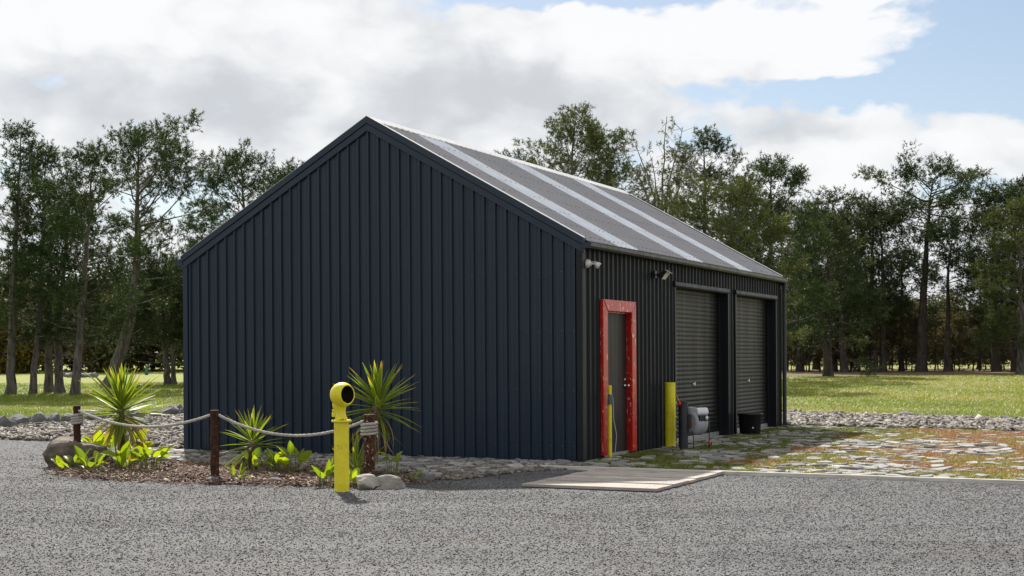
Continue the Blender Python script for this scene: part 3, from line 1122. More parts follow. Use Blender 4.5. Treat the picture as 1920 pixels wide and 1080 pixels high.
# gutters and downpipe
for s in (1, -1):
    def gp(d, z):
        return (-d if s > 0 else W_ + d, z)
    b = MB()
    b.prism([gp(0.040, 3.315), gp(0.040, 3.250), gp(0.165, 3.245), gp(0.190, 3.275), gp(0.190, 3.325), gp(0.196, 3.337), gp(0.182, 3.337), gp(0.180, 3.27), gp(0.162, 3.257), gp(0.046, 3.262), gp(0.046, 3.315)], -0.055, L_ + 0.10)
    b.build('gutter', M['gutter'], shed)
    for ux in (-0.058, L_ + 0.10):
        b = MB()
        b.prism([gp(0.036, 3.318), gp(0.036, 3.247), gp(0.166, 3.242), gp(0.193, 3.274), gp(0.198, 3.339)], ux, ux + 0.003)
        b.build('gutter_end', M['trim'] if ux < 0 else M['gutter'], shed)
b = MB()
b.tube([(L_ + 0.05, -0.115, 3.255), (L_ + 0.05, -0.115, 3.20), (L_ + 0.065, -0.10, 3.12), (L_ + 0.075, -0.095, 3.05), (L_ + 0.075, -0.095, 0.02)], 0.047, 14)
pipe = b.build('downpipe', M['dark_grey_plastic'], shed)
for zc in (2.5, 1.3, 0.35):
    b = MB()
    b.tube([(L_ + 0.075, -0.095, zc), (L_ + 0.075, -0.095, zc + 0.03)], 0.052, 14)
    b.box(L_ + 0.02, L_ + 0.075, -0.055, 0.0, zc + 0.004, zc + 0.026)
    b.build('bracket', M['dark_grey_plastic'], pipe)

# roller doors
for o0, o1 in ((A0, A1), (B0, B1)):
    zs = np.linspace(0.10, Z_OPEN + 0.02, 34 * 6 + 1)
    yy = 0.165 - 0.011 * np.abs(np.sin((zs - 0.10) / (Z_OPEN - 0.08) * math.pi * 34)) ** 0.7
    Vv = np.concatenate([np.stack([np.full(len(zs), o0 + 0.004), yy, zs], 1), np.stack([np.full(len(zs), o1 - 0.004), yy, zs], 1)])
    n = len(zs)
    Ff = np.array([(i, n + i, n + i + 1, i + 1) for i in range(n - 1)])
    rd = new_obj('roller_door', np_mesh('roller_door', Vv, Ff, M['roller'], smooth=True), shed)
    b = MB()
    b.box(o0 + 0.03, o1 - 0.03, 0.140, 0.172, 0.024, 0.105)
    b.build('bottom_rail', M['alu'], rd, bevel=0.006)
    for x0 in (o0 + 0.002, o1 - 0.062):
        b = MB()
        b.box(x0, x0 + 0.06, 0.115, 0.150, 0.022, Z_OPEN - 0.01)
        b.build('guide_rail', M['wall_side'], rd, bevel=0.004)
    m = (o0 + o1) / 2
    b = MB()
    b.box(m - 0.075, m + 0.075, 0.142, 0.156, 1.06, 1.10)
    b.box(m - 0.02, m + 0.02, 0.128, 0.144, 1.045, 1.115)
    b.build('lock_handle', M['chrome'], rd, bevel=0.004)

# personnel door and its heavy red surround
b = MB()
b.box(D0 + 0.004, D1 - 0.004, 0.020, 0.058, 0.07, 2.298)
leaf = b.build('door', M['doorleaf'], shed, bevel=0.003)
b = MB()
b.lathe([(0.0, 0.0), (0.030, 0.0), (0.030, 0.010), (0.012, 0.014), (0.012, 0.045), (0.026, 0.052), (0.026, 0.078), (0.0, 0.085)], 16, (1.86, 0.020, 1.13), (0, -1, 0))
b.lathe([(0.0, 0.0), (0.024, 0.0), (0.024, 0.012), (0.0, 0.016)], 16, (1.86, 0.020, 1.23), (0, -1, 0))
b.build('door_knob', M['chrome'], leaf)
b = MB()
b.box(D0 + 0.004, D1 - 0.004, -0.012, 0.12, 0.0225, 0.068)
b.build('threshold', M['alu'], leaf, bevel=0.004)
fr_ = MB()
fr_.box(D0 - 0.03, D0 + 0.002, -0.034, 0.10, 0.03, 2.33)
fr_.box(D1 - 0.002, D1 + 0.03, -0.034, 0.10, 0.03, 2.33)
fr_.box(D0 + 0.002, D1 - 0.002, -0.02, 0.10, 2.30, 2.33)
frame = fr_.build('door_frame', M['red'], shed)
FL0, FL1, FR0, FR1, FT0, FT1 = 0.672, 0.868, 1.928, 2.115, 2.318, 2.500
b = MB()
b.prism([(FL0, 0.06), (FL1, 0.06), (FL1, FT0), (FL0, FT1)], -0.092, -0.034, 1)
b.build('frame_post', M['red'], frame, bevel=0.008)
b = MB()
b.prism([(FR0, 0.06), (FR1, 0.06), (FR1, FT1 - 0.004), (FR0, FT0)], -0.092, -0.034, 1)
b.build('frame_post', M['red'], frame, bevel=0.008)
b = MB()
b.prism([(FL0 + 0.012, FT1 + 0.002), (FL1 + 0.010, FT0 + 0.004), (FR0 - 0.004, FT0 + 0.004), (FR1 - 0.006, FT1 + 0.002)], -0.095, -0.036, 1)
b.build('frame_head', M['red'], frame, bevel=0.008)

# ------------------------------------------------------------------ lights on the wall
sl = thing('security_light', 'white sensor floodlight under the gutter by the shed corner', 'light', UV(0.14, -0.042, 2.98), ROTZ)
sl.scale = (0.66, 0.66, 0.66)
b = MB()
b.lathe([(0.0, 0.0), (0.105, 0.0), (0.105, 0.018), (0.085, 0.075), (0.055, 0.098), (0.0, 0.10)], 20, (0, 0, 0.06), (0, -1, 0))
b.build('base', M['white_plastic'], sl)
b = MB()
b.tube([(0.0, -0.09, 0.075), (0.02, -0.14, 0.10), (0.04, -0.17, 0.095), (0.045, -0.20, 0.11)], 0.011, 8)
b.tube([(0.0, -0.09, 0.045), (0.02, -0.15, 0.055), (0.05, -0.19, 0.055)], 0.015, 8)
b.build('arm', M['white_plastic'], sl)
b = MB()
b.lathe([(0.0, 0.0), (0.035, 0.0), (0.062, 0.05), (0.078, 0.115), (0.078, 0.125), (0.070, 0.122), (0.0, 0.10)], 20, (0.045, -0.185, 0.075), (0.25, -0.75, -0.62))
b.build('lamp_head', M['white_plastic'], sl)
b = MB()
b.lathe([(0.0, 0.0), (0.016, 0.0), (0.022, 0.02), (0.018, 0.035), (0.0, 0.04)], 12, (-0.02, -0.09, -0.01), (0, -0.6, -0.8))
b.build('sensor', M['black_plastic'], sl)
fl = thing('flood_light', 'black floodlight with pale lens between red door and roller doors', 'light', UV(3.12, -0.042, 2.95), ROTZ)
b = MB()
b.box(-0.05, 0.05, -0.035, 0.0, 0.0, 0.12)
b.build('base', M['black_plastic'], fl, bevel=0.006)
b = MB()
b.tube([(0, -0.03, 0.06), (0, -0.09, 0.02), (0, -0.12, 0.03)], 0.014, 8)
b.box(-0.09, -0.08, -0.18, -0.10, 0.0, 0.07)
b.box(0.08, 0.09, -0.18, -0.10, 0.0, 0.07)
b.box(-0.09, 0.09, -0.115, -0.10, 0.0, 0.03)
b.build('bracket', M['black_plastic'], fl)
b = MB()
b.box(-0.105, 0.105, -0.03, 0.025, -0.085, 0.085)
for k in range(7):
    b.box(-0.085 + k * 0.026, -0.079 + k * 0.026, 0.026, 0.045, -0.07, 0.07)
hd = b.build('lamp_head', M['black_plastic'], fl, bevel=0.004, loc=(0, -0.19, 0.05), rot=(R(38), 0, 0))
b = MB()
b.box(-0.092, 0.092, -0.034, -0.0305, -0.072, 0.072)
b.build('lens', M['glass_led'], hd)
b = MB()
b.box(-0.105, 0.105, -0.085, -0.031, 0.080, 0.085)
b.build('hood', M['black_plastic'], hd)

# ------------------------------------------------------------------ things by the right-hand wall
def at_ground(px, py):
    x, y, z = ground_at(px, py)
    return Vector((x, y, z))


p = at_ground(1144, 862)
sb = thing('slim_bollard', 'thin yellow steel post with grey sleeve beside the red door frame', 'bollard', (p.x, p.y, 0.0))
b = MB()
b.tube([(0, 0, -0.05), (0, 0, 1.145)], 0.030, 16)
b.lathe([(0.030, 1.145), (0.026, 1.156), (0.0, 1.16)], 16)
b.build('post', M['yellow'], sb)
b = MB()
b.tube([(0, 0, 0.86), (0, 0, 1.02)], 0.036, 16)
b.box(-0.012, 0.042, -0.05, 0.0, 0.88, 1.00)
b.build('sleeve', M['grey_sleeve'], sb)
b = MB()
b.tube([(0.03, -0.01, 1.03), (0.05, 0.0, 0.95), (0.055, 0.01, 0.80), (0.06, 0.02, 0.62), (0.085, 0.03, 0.50), (0.105, 0.035, 0.38), (0.095, 0.04, 0.26), (0.085, 0.04, 0.18), (0.09, 0.05, 0.10)], 0.007, 6)
b.build('cable', M['cable'], sb)

p = at_ground(1257, 842)
tb = thing('thick_bollard', 'thick yellow pipe bollard between red door and roller door', 'bollard', (p.x, p.y, 0.0))
b = MB()
b.tube([(0, 0, -0.05), (0, 0, 1.13)], 0.093, 28, cap=False)
b.lathe([(0.093, 1.13), (0.096, 1.135), (0.096, 1.148), (0.090, 1.152), (0.0, 1.150)], 28)
b.build('pipe', M['yellow'], tb)
for zz in (0.12, 0.33, 0.56, 0.80):
    b = MB()
    b.lathe([(0.0, 0.0), (0.016, 0.0), (0.016, 0.014), (0.010, 0.020), (0.0, 0.020)], 8, (0.091, -0.01, zz), (1, -0.1, 0))
    b.build('bolt', M['yellow'], tb)

p = at_ground(1281.5, 845)
dp = thing('tap_post', 'short dark grey pipe post carrying a tap and the hose reel', 'post', (p.x, p.y, 0.0))
b = MB()
b.tube([(0, 0, -0.05), (0, 0, 0.82)], 0.082, 24, cap=False)
b.lathe([(0.082, 0.82), (0.085, 0.823), (0.085, 0.838), (0.0, 0.842)], 24)
b.build('pipe', M['dark_grey_plastic'], dp)
b = MB()
b.tube([(-0.07, -0.02, 0.79), (-0.085, -0.03, 0.86), (-0.12, -0.04, 0.93), (-0.13, -0.04, 0.96)], 0.012, 8)
b.tube([(-0.12, -0.04, 0.945), (-0.05, -0.05, 0.965)], 0.008, 6)
b.build('tap', M['brass'], dp)
b = MB()
b.lathe([(0.0, 0.0), (0.024, 0.0), (0.028, 0.012), (0.028, 0.045), (0.022, 0.06), (0.0, 0.06)], 12, (-0.075, -0.07, 0.775), (0.1, -0.1, 1))
b.build('hose_connector', M['redtap'], dp)
b = MB()
b.box(0.075, 0.13, -0.05, 0.05, 0.40, 0.62)
b.build('reel_bracket', M['black_plastic'], dp, bevel=0.008)

# hose reel: drum housing with a lighter carrying hood
hr = thing('hose_reel', 'pale grey enclosed garden hose reel mounted on the dark pipe post', 'hose reel', (p.x + 0.125, p.y + 0.02, 0.28), R(34))
hr.scale = (0.82, 1.0, 1.12)
prof = [(math.cos(a), math.sin(a)) for a in np.linspace(0, 2 * math.pi, 28, endpoint=False)]
b = MB()


def drum_ring(x, rx, rz, cz=0.17):
    return [(x, c * rx, cz + s_ * rz) for c, s_ in prof]


rings = [drum_ring(0.0, 0.13, 0.14), drum_ring(0.02, 0.165, 0.175), drum_ring(0.07, 0.178, 0.190), drum_ring(0.26, 0.178, 0.190), drum_ring(0.31, 0.165, 0.175), drum_ring(0.33, 0.12, 0.13)]
vs = [q for r_ in rings for q in r_]
n = len(prof)
b.add(vs, [(i * n + k, i * n + (k + 1) % n, (i + 1) * n + (k + 1) % n, (i + 1) * n + k) for i in range(5) for k in range(n)], True)
b.add(rings[0], [tuple(range(n))])
b.add(rings[-1], [tuple(range(n))])
b.build('drum_housing', M['reel_grey'], hr)
b = MB()
b.lathe([(0.0, 0.006), (0.045, 0.006), (0.055, 0.0), (0.06, -0.02)], 20, (-0.004, 0, 0.17), (-1, 0, 0))
b.build('hub', M['orange'], hr)
b = MB()
b.prism([(-0.165, 0.33), (-0.15, 0.29), (0.10, 0.29), (0.155, 0.32), (0.155, 0.385), (0.10, 0.408), (-0.14, 0.40)], 0.035, 0.335)
hood = b.build('hood', M['reel_light'], hr, bevel=0.03, segs=4)
b = MB()
b.prism([(-0.10, 0.4), (0.06, 0.405), (0.06, 0.412), (-0.10, 0.412)], 0.10, 0.28)
b.build('carry_handle', M['black_plastic'], hood, bevel=0.003)
b = MB()
b.prism([(-0.184, 0.20), (-0.184, 0.288), (-0.12, 0.288), (-0.10, 0.20)], 0.05, 0.29)
b.build('hose_mouth', M['black_plastic'], hr, bevel=0.01)
b = MB()
b.lathe([(0.0, 0.0), (0.034, 0.0), (0.034, 0.02), (0.022, 0.03), (0.0, 0.03)], 14, (0.235, -0.186, 0.245), (0, -1, 0))
b.build('hose_stop', M['reel_light'], hr)
b = MB()
b.tube([(0.235, -0.20, 0.245), (0.262, -0.225, 0.21), (0.268, -0.225, 0.12), (0.272, -0.22, -0.02), (0.275, -0.22, -0.10)], 0.011, 8)
b.build('hose', M['greenhose'], hr)
b = MB()
b.lathe([(0.0, 0.0), (0.024, 0.0), (0.026, 0.03), (0.020, 0.05), (0.0, 0.05)], 12, (0.275, -0.22, -0.155), (0, 0, 1))
b.build('hose_connector', M['redtap'], hr)
b = MB()
b.tube([(0.275, -0.22, -0.15), (0.278, -0.22, -0.21), (0.26, -0.22, -0.245), (0.22, -0.22, -0.25), (0.17, -0.215, -0.252)], [0.02, 0.022, 0.022, 0.026, 0.032], 10)
b.tube([(0.285, -0.22, -0.19), (0.325, -0.22, -0.165), (0.34, -0.22, -0.12)], 0.011, 8)
b.build('spray_nozzle', M['greenhose'], hr)
b = MB()
b.tube([(-0.02, -0.06, 0.05), (-0.005, -0.08, -0.05), (-0.01, -0.085, -0.16), (0.0, -0.08, -0.255), (0.06, -0.08, -0.262), (0.16, -0.14, -0.262), (0.25, -0.20, -0.262)], 0.010, 8)
b.build('supply_hose', M['greenhose'], hr)

p = at_ground(1406, 817)
bk = thing('planter_pot', 'black plastic pot on the stones before the second roller door', 'pot', (p.x, p.y - 0.02, 0.03))
b = MB()
b.lathe([(0.0, 0.0), (0.195, 0.0), (0.203, 0.01), (0.232, 0.385), (0.250, 0.388), (0.252, 0.425), (0.244, 0.430), (0.228, 0.425), (0.196, 0.04), (0.0, 0.035)], 36)
b.build('pot', M['black_plastic'], bk)
b = MB()
b.lathe([(0.0, 0.0), (0.019, 0.0), (0.019, 0.004), (0.0, 0.004)], 16, (0.02, -0.2155, 0.14), (0.05, -1, -0.08))
b.build('sticker', M['white_plastic'], bk)

# ------------------------------------------------------------------ deck walk and edging
deck = thing('boardwalk', 'low timber plank walkway from the gravel to the shed paving', 'boardwalk', UV(-3.95, -2.62, 0.0), ROTZ)
np_planks = 9
wd = 2.68 / np_planks
for k in range(np_planks):
    b = MB()
    inset = 0.008 * math.sin(k * 2.7)
    x0, x1 = k * wd + 0.010 + 0.006 * (k % 3), (k + 1) * wd - 0.018
    b.box(x0, x1, 0.0 + inset, 1.76 + inset * 0.7, 0.012, 0.050 + 0.004 * math.sin(k * 4.1))
    pk = b.build('plank', M['plank'], deck, bevel=0.006)
    for yy in (0.16, 1.58):
        for q in (0.3, 0.7):
            b = MB()
            b.lathe([(0.0, 0.003), (0.007, 0.003), (0.008, 0.0)], 8, (x0 + (x1 - x0) * q, yy, 0.050 + 0.004 * math.sin(k * 4.1)))
            b.build('nail', M['screw'], pk)
ed = thing('timber_edging', 'long pale timber edging board between gravel and stone paving', 'edging', UV(-1.27, 0.1, 0.0), ROTZ)
v = 0.0
k = 0
while v > -14:
    ln = 2.38
    b = MB()
    b.box(-0.036, 0.030, v - ln, v - 0.006, -0.05, 0.056 + 0.004 * math.sin(k * 3))
    b.build('board', M['edging'], ed, bevel=0.004)
    v -= ln
    k += 1

# ------------------------------------------------------------------ stone paving: voronoi flagstones
def clip_poly(poly, px, py, nx_, ny_):
    out = []
    m = len(poly)
    for i in range(m):
        a, c = poly[i], poly[(i + 1) % m]
        da = (a[0] - px) * nx_ + (a[1] - py) * ny_
        dc = (c[0] - px) * nx_ + (c[1] - py) * ny_
        if da <= 0:
            out.append(a)
        if (da < 0 < dc) or (dc < 0 < da):
            q = da / (da - dc)
            out.append((a[0] + (c[0] - a[0]) * q, a[1] + (c[1] - a[1]) * q))
    return out


def inside(poly, x, y):
    c = False
    m = len(poly)
    for i in range(m):
        (x0, y0), (x1, y1) = poly[i], poly[(i + 1) % m]
        if (y0 > y) != (y1 > y) and x < (x1 - x0) * (y - y0) / (y1 - y0) + x0:
            c = not c
    return c


CELL = 0.24
prng = random.Random(3)
grid = {}
for i in range(-18, 54):
    for j in range(-60, 36):
        grid[i, j] = ((i + 0.5 + prng.uniform(-0.46, 0.46)) * CELL, (j + 0.5 + prng.uniform(-0.46, 0.46)) * CELL * 1.15)
pave_uv = [(-1.22, -14), (10.2, -14), (10.6, -5.2), (11.3, -2.8), (11.55, -0.2), (11.55, -0.02), (-0.05, -0.02), (-0.05, 7.6), (-0.4, 7.8), (-1.6, 7.2), (-2.3, 5.6), (-2.3, 3.2), (-3.2, 1.2), (-3.0, 0.35), (-1.9, 0.15), (-1.22, 0.05)]
stones = []
for (i, j), (cu, cv) in grid.items():
    if not inside(pave_uv, cu, cv):
        continue
    wx, wy, _ = UV(cu, cv)
    if not (abs(wx) < wy * 0.40 + 1.5):
        continue
    # vegetation swallows some stones, more of them away from the shed
    veg = fbm(np.array([cu * 0.8 + 3]), np.array([cv * 0.8 + 9]), 11)[0]
    if cv < 0 and veg > 0.56 and prng.random() < 0.6:
        continue
    redm = fbm(np.array([cu * 0.9 + 20]), np.array([cv * 0.9 - 3]), 15)[0]
    if cv < -2.4 and redm > 0.52 and prng.random() < 0.25:
        continue
    if prng.random() < 0.05:
        continue
    poly = [(cu - 1, cv - 1), (cu + 1, cv - 1), (cu + 1, cv + 1), (cu - 1, cv + 1)]
    for a in range(-2, 3):
        for c_ in range(-2, 3):
            q = grid.get((i + a, j + c_))
            if q is None or (a == 0 and c_ == 0):
                continue
            nx_, ny_ = q[0] - cu, q[1] - cv
            poly = clip_poly(poly, (q[0] + cu) / 2, (q[1] + cv) / 2, nx_, ny_)
    if len(poly) < 3:
        continue
    # keep the stone clear of walls and edging
    ok = True
    for (qu, qv) in poly:
        if (qu > -0.06 and qv > -0.06 and qu < L_ + 0.05) or (qu < -1.22 and qv < 0.1):
            ok = False
    cxm, cym = sum(q[0] for q in poly) / len(poly), sum(q[1] for q in poly) / len(poly)
    if not ok:
        sh = 0.6
        poly2 = [(cxm + (q[0] - cxm) * sh, cym + (q[1] - cym) * sh) for q in poly]
        if any((qu > -0.05 and qv > -0.05) or (qu < -1.23 and qv < 0.1) for qu, qv in poly2):
            continue
        poly = poly2
    shrink = prng.uniform(0.76, 0.92) - (0.12 if veg > 0.5 and cv < 0 else 0)
    poly = [(cxm + (q[0] - cxm) * shrink, cym + (q[1] - cym) * shrink) for q in poly]
    # round the corners
    rp = []
    m = len(poly)
    for k in range(m):
        a, c_, d_ = poly[k - 1], poly[k], poly[(k + 1) % m]
        for q in (0.22, ):
            rp.append((c_[0] + (a[0] - c_[0]) * q, c_[1] + (a[1] - c_[1]) * q))
            rp.append((c_[0] + (d_[0] - c_[0]) * q, c_[1] + (d_[1] - c_[1]) * q))
    poly = [(q[0] + prng.uniform(-0.012, 0.012), q[1] + prng.uniform(-0.012, 0.012)) for q in rp]
    stones.append((wx, wy, cxm, cym, poly))


def stone_mesh(cxm, cym, poly, b, origin):
    """one flagstone in world axes about origin"""
    h = prng.uniform(0.010, 0.036)
    tx, ty = prng.gauss(0, 0.055), prng.gauss(0, 0.055)
    m = len(poly)
    vs = []
    for lvl, sc in ((-0.02, 1.0), (h - 0.007, 1.0), (h, 0.93)):
        for (u, v) in poly:
            uu, vv = cxm + (u - cxm) * sc, cym + (v - cym) * sc
            x, y, _ = UV(uu, vv)
            z = lvl + (0 if lvl < 0 else (uu - cxm) * tx + (vv - cym) * ty + prng.uniform(-0.003, 0.003))
            vs.append((x - origin[0], y - origin[1], z + 0.016))
    x, y, _ = UV(cxm, cym)
    vs.append((x - origin[0], y - origin[1], h + 0.016 + prng.uniform(-0.002, 0.003)))
    fs = []
    for r_ in range(2):
        for k in range(m):
            k2 = (k + 1) % m
            fs.append((r_ * m + k, r_ * m + k2, (r_ + 1) * m + k2, (r_ + 1) * m + k))
    fs += [(2 * m + k, 2 * m + (k + 1) % m, 3 * m) for k in range(m)]
    b.add(vs, fs)


def poly_area(q):
    return abs(sum(q[i - 1][0] * q[i][1] - q[i][0] * q[i - 1][1] for i in range(len(q)))) / 2


def in_view(x, y, margin=0.0):
    return y > 3 and abs(x / y) < 0.369 + margin


stones.sort(key=lambda s: -(poly_area(s[4]) / s[1] ** 3) * (1 if in_view(s[0], s[1]) else 0.001))
for (wx, wy, cxm, cym, poly) in stones[:300]:
    b = MB()
    stone_mesh(cxm, cym, poly, b, (wx, wy))
    new_obj('paving_stone', b.data('paving_stone', M['flag']), paving, loc=(wx, wy, 0))
b = MB()
rest_rnd = []
for (wx, wy, cxm, cym, poly) in stones[300:]:
    n0 = len(b.v)
    stone_mesh(cxm, cym, poly, b, (0, 0))
    rest_rnd += [prng.random()] * (len(b.v) - n0)
me = b.data('small_paving_stones', M['flag'])
a_ = me.attributes.new('rnd', 'FLOAT', 'POINT')
a_.data.foreach_set('value', np.array(rest_rnd, dtype=np.float32))
kind(new_obj('small_paving_stones', me, paving), 'stuff')

# ------------------------------------------------------------------ loose stone templates
def lump_templates(n, seed, flat=0.6, sub=False):
    r_ = np.random.default_rng(seed)
    out = []
    cube = np.array([(x, y, z) for z in (-1, 1) for y in (-1, 1) for x in (-1, 1)], float)
    tri = np.array([(0, 2, 3), (0, 3, 1), (4, 5, 7), (4, 7, 6), (0, 1, 5), (0, 5, 4), (2, 6, 7), (2, 7, 3), (0, 4, 6), (0, 6, 2), (1, 3, 7), (1, 7, 5)])
    for _ in range(n):
        v = cube * 0.5 + r_.normal(0, 0.13, cube.shape)
        v[4:, :2] *= r_.uniform(0.45, 0.85)
        v *= np.array([r_.uniform(0.9, 1.3), r_.uniform(0.7, 1.0), flat * r_.uniform(0.7, 1.2)])
        out.append((v, tri))
    return out


def octa_templates(n, seed):
    r_ = np.random.default_rng(seed)
    o = np.array([(1, 0, 0), (-1, 0, 0), (0, 1, 0), (0, -1, 0), (0, 0, 1), (0, 0, -1)], float) * 0.5
    f = np.array([(0, 2, 4), (2, 1, 4), (1, 3, 4), (3, 0, 4), (2, 0, 5), (1, 2, 5), (3, 1, 5), (0, 3, 5)])
    return [(o * np.array([1.2, 0.9, 0.75]) + r_.normal(0, 0.12, o.shape), f) for _ in range(n)]


def pts_in(poly, n, seed):
    """n random points inside a polygon"""
    r_ = np.random.default_rng(seed)
    P = np.array(poly)
    lo, hi = P.min(0), P.max(0)
    res = []
    x0, y0 = P[:, 0], P[:, 1]
    x1, y1 = np.roll(x0, -1), np.roll(y0, -1)
    got = 0
    while got < n:
        q = lo + (hi - lo) * r_.random((n * 2, 2))
        c = np.zeros(len(q), bool)
        for i in range(len(P)):
            if y0[i] == y1[i]:
                continue
            cond = ((y0[i] > q[:, 1]) != (y1[i] > q[:, 1])) & (q[:, 0] < (x1[i] - x0[i]) * (q[:, 1] - y0[i]) / (y1[i] - y0[i]) + x0[i])
            c ^= cond
        res.append(q[c])
        got += c.sum()
    return np.concatenate(res)[:n]


def view_mask(q, m=0.06):
    return (q[:, 1] > 3) & (np.abs(q[:, 0] / q[:, 1]) < 0.369 + m)


def in_np(poly, q):
    c = np.zeros(len(q), bool)
    for i in range(len(poly)):
        (xa, ya), (xb, yb) = poly[i], poly[(i + 1) % len(poly)]
        if ya == yb:
            continue
        c ^= ((ya > q[:, 1]) != (yb > q[:, 1])) & (q[:, 0] < (xb - xa) * (q[:, 1] - ya) / (yb - ya) + xa)
    return c


# pebbles of the drive, as real stones in the near field
q = pts_in([(-5, 9.3), (5, 9.3), (8.5, 19.8), (-10.8, 28.5)], 165000, 1)
u_, v_ = to_uv(q[:, 0], q[:, 1])
keep = view_mask(q) & in_np(drive, q) & ~in_np(mulch_poly, q) & ~in_np(pave_poly, q) & ~((u_ > -1.335) & (v_ < 0.15)) & ~((u_ > -3.98) & (v_ > -2.65) & (v_ < -0.83) & (u_ < -1.2))
keep &= rng.random(len(q)) < np.clip(1.25 - (q[:, 1] - 10) * 0.075, 0.2, 1)
q = q[keep]
P = np.column_stack([q, np.full(len(q), 0.006)])
S = rng.gamma(5, 0.0015, len(q)) + 0.006
kind(new_obj('drive_pebbles', scatter('drive_pebbles', octa_templates(12, 5), P, rot_z(rng.random(len(q)) * 6.3, 0.35), S, M['pebble'])), 'stuff')

# crushed rock behind the shed, both sides
for poly, n, seed in ((bed_left, 30000, 2), (bed_right, 23000, 3)):
    q = pts_in(wobble(poly, 0.2, 0.8, seed), n, seed)
    u_, v_ = to_uv(q[:, 0], q[:, 1])
    q = q[view_mask(q, 0.1) & ~((u_ > -0.1) & (u_ < L_ + 0.12) & (v_ > -0.1) & (v_ < W_ + 0.15))]
    s = rng.gamma(4, 0.0125, len(q)) + 0.03
    s = np.minimum(s, 0.30)
    P = np.column_stack([q, 0.012 + s * 0.10 + 0.05 * rng.random(len(q))])
    kind(new_obj('crushed_rock', scatter('crushed_rock', lump_templates(14, seed, 0.45), P, rot_z(rng.random(len(q)) * 6.3, 0.4), s, M['rubble'])), 'stuff')

# small rubble in front of the gable, between flags and gravel
q = pts_in(uvp([(-0.9, -0.6), (-0.1, 0.1), (-0.1, 7.6), (-1.6, 7.2), (-2.3, 5.6), (-2.4, 3.2), (-3.5, 1.2), (-3.4, 0.3), (-2.0, 0.1)]), 7000, 9)
s = rng.gamma(4, 0.010, len(q)) + 0.018
P = np.column_stack([q, 0.018 + s * 0.06])
kind(new_obj('small_rubble', scatter('small_rubble', lump_templates(10, 21, 0.35), P, rot_z(rng.random(len(q)) * 6.3, 0.25), s, M['rubble'], rng.random(len(q)) * 0.7)), 'stuff')

# bark chips on the bed
chip = []
for k in range(8):
    r_ = np.random.default_rng(40 + k)
    v = np.array([(-0.5, -0.14, 0), (0.5, -0.10, 0), (0.5, 0.10, 0.0), (-0.5, 0.14, 0.0), (-0.45, -0.1, 0.09), (0.45, -0.08, 0.09), (0.45, 0.08, 0.09), (-0.45, 0.1, 0.09)]) + r_.normal(0, 0.05, (8, 3))
    chip.append((v, np.array([(0, 3, 2, 1), (4, 5, 6, 7), (0, 1, 5, 4), (1, 2, 6, 5), (2, 3, 7, 6), (3, 0, 4, 7)])))
q = pts_in(wobble(mulch_poly, 0.16, 0.3, 4), 13000, 6)
q = q + rng.normal(0, 0.10, q.shape) * (1 + 2 * (rng.random((len(q), 1)) < 0.12))
P = np.column_stack([q, 0.020 + rng.random(len(q)) * 0.03])
kind(new_obj('bark_chips', scatter('bark_chips', chip, P, rot_z(rng.random(len(q)) * 6.3, 0.35), rng.gamma(5, 0.008, len(q)) + 0.012, M['chips'])), 'stuff')

# grass of the lawns, weeds and red ground cover in the paving
def blade_templates(n, seed, nb=6, spread=0.5, width=0.05, flat=False):
    r_ = np.random.default_rng(seed)
    out = []
    for _ in range(n):
        vs, fs = [], []
        for k in range(nb):
            a = r_.random() * 6.28
            o = r_.normal(0, spread * 0.35, 2)
            h = r_.uniform(0.5, 1.0) * (0.5 if flat else 1.0)
            ln = r_.uniform(0.2, 0.6) * (1.2 if flat else 1.0) * spread * 1.4
            d = np.array([math.cos(a), math.sin(a)])
            e = np.array([-d[1], d[0]]) * width * r_.uniform(0.7, 1.3)
            t = o + d * ln
            b0 = len(vs)
            vs += [(o[0] - e[0], o[1] - e[1], 0), (o[0] + e[0], o[1] + e[1], 0), (t[0], t[1], h)]
            fs.append((b0, b0 + 1, b0 + 2))
        out.append((np.array(vs), np.array(fs)))
    return out


def lawn_pts(n, seed, x0, x1, y0, y1):
    r_ = np.random.default_rng(seed)
    y = y0 * (y1 / y0) ** r_.random(n)
    x = (x0 + (x1 - x0) * r_.random(n)) * y
    return np.column_stack([x, y])


gl = lawn_pts(25000, 31, -0.40, -0.20, 33, 80)
gr = lawn_pts(27000, 32, 0.16, 0.40, 31, 86)
q = np.concatenate([gl, gr])
u_, v_ = to_uv(q[:, 0], q[:, 1])
bl, br = np.array(bed_left), np.array(bed_right)


keep = ~in_np(bed_left, q) & ~in_np(bed_right, q) & ~in_np(pave_poly, q) & ~in_np(drive, q) & ~((u_ > -0.2) & (u_ < L_ + 0.3) & (v_ > -0.2) & (v_ < W_ + 0.3))
q = q[keep]
dry = fbm(q[:, 0] * 0.3, q[:, 1] * 0.2, 4)
rn = np.clip(dry * 0.8 - 0.05 + (q[:, 0] > 0) * 0.16 + rng.normal(0, 0.13, len(q)), 0, 1)
P = np.column_stack([q, terrain(q[:, 0], q[:, 1])])
S = np.column_stack([np.full(len(q), 0.22), np.full(len(q), 0.22), rng.uniform(0.035, 0.10, len(q)) * (0.7 + fbm(q[:, 0] * 0.6, q[:, 1] * 0.4, 8))])
kind(new_obj('lawn_grass', scatter('lawn_grass', blade_templates(8, 3, 6, 0.8, 0.06), P, rot_z(rng.random(len(q)) * 6.3), S, M['grass'], rn)), 'stuff')

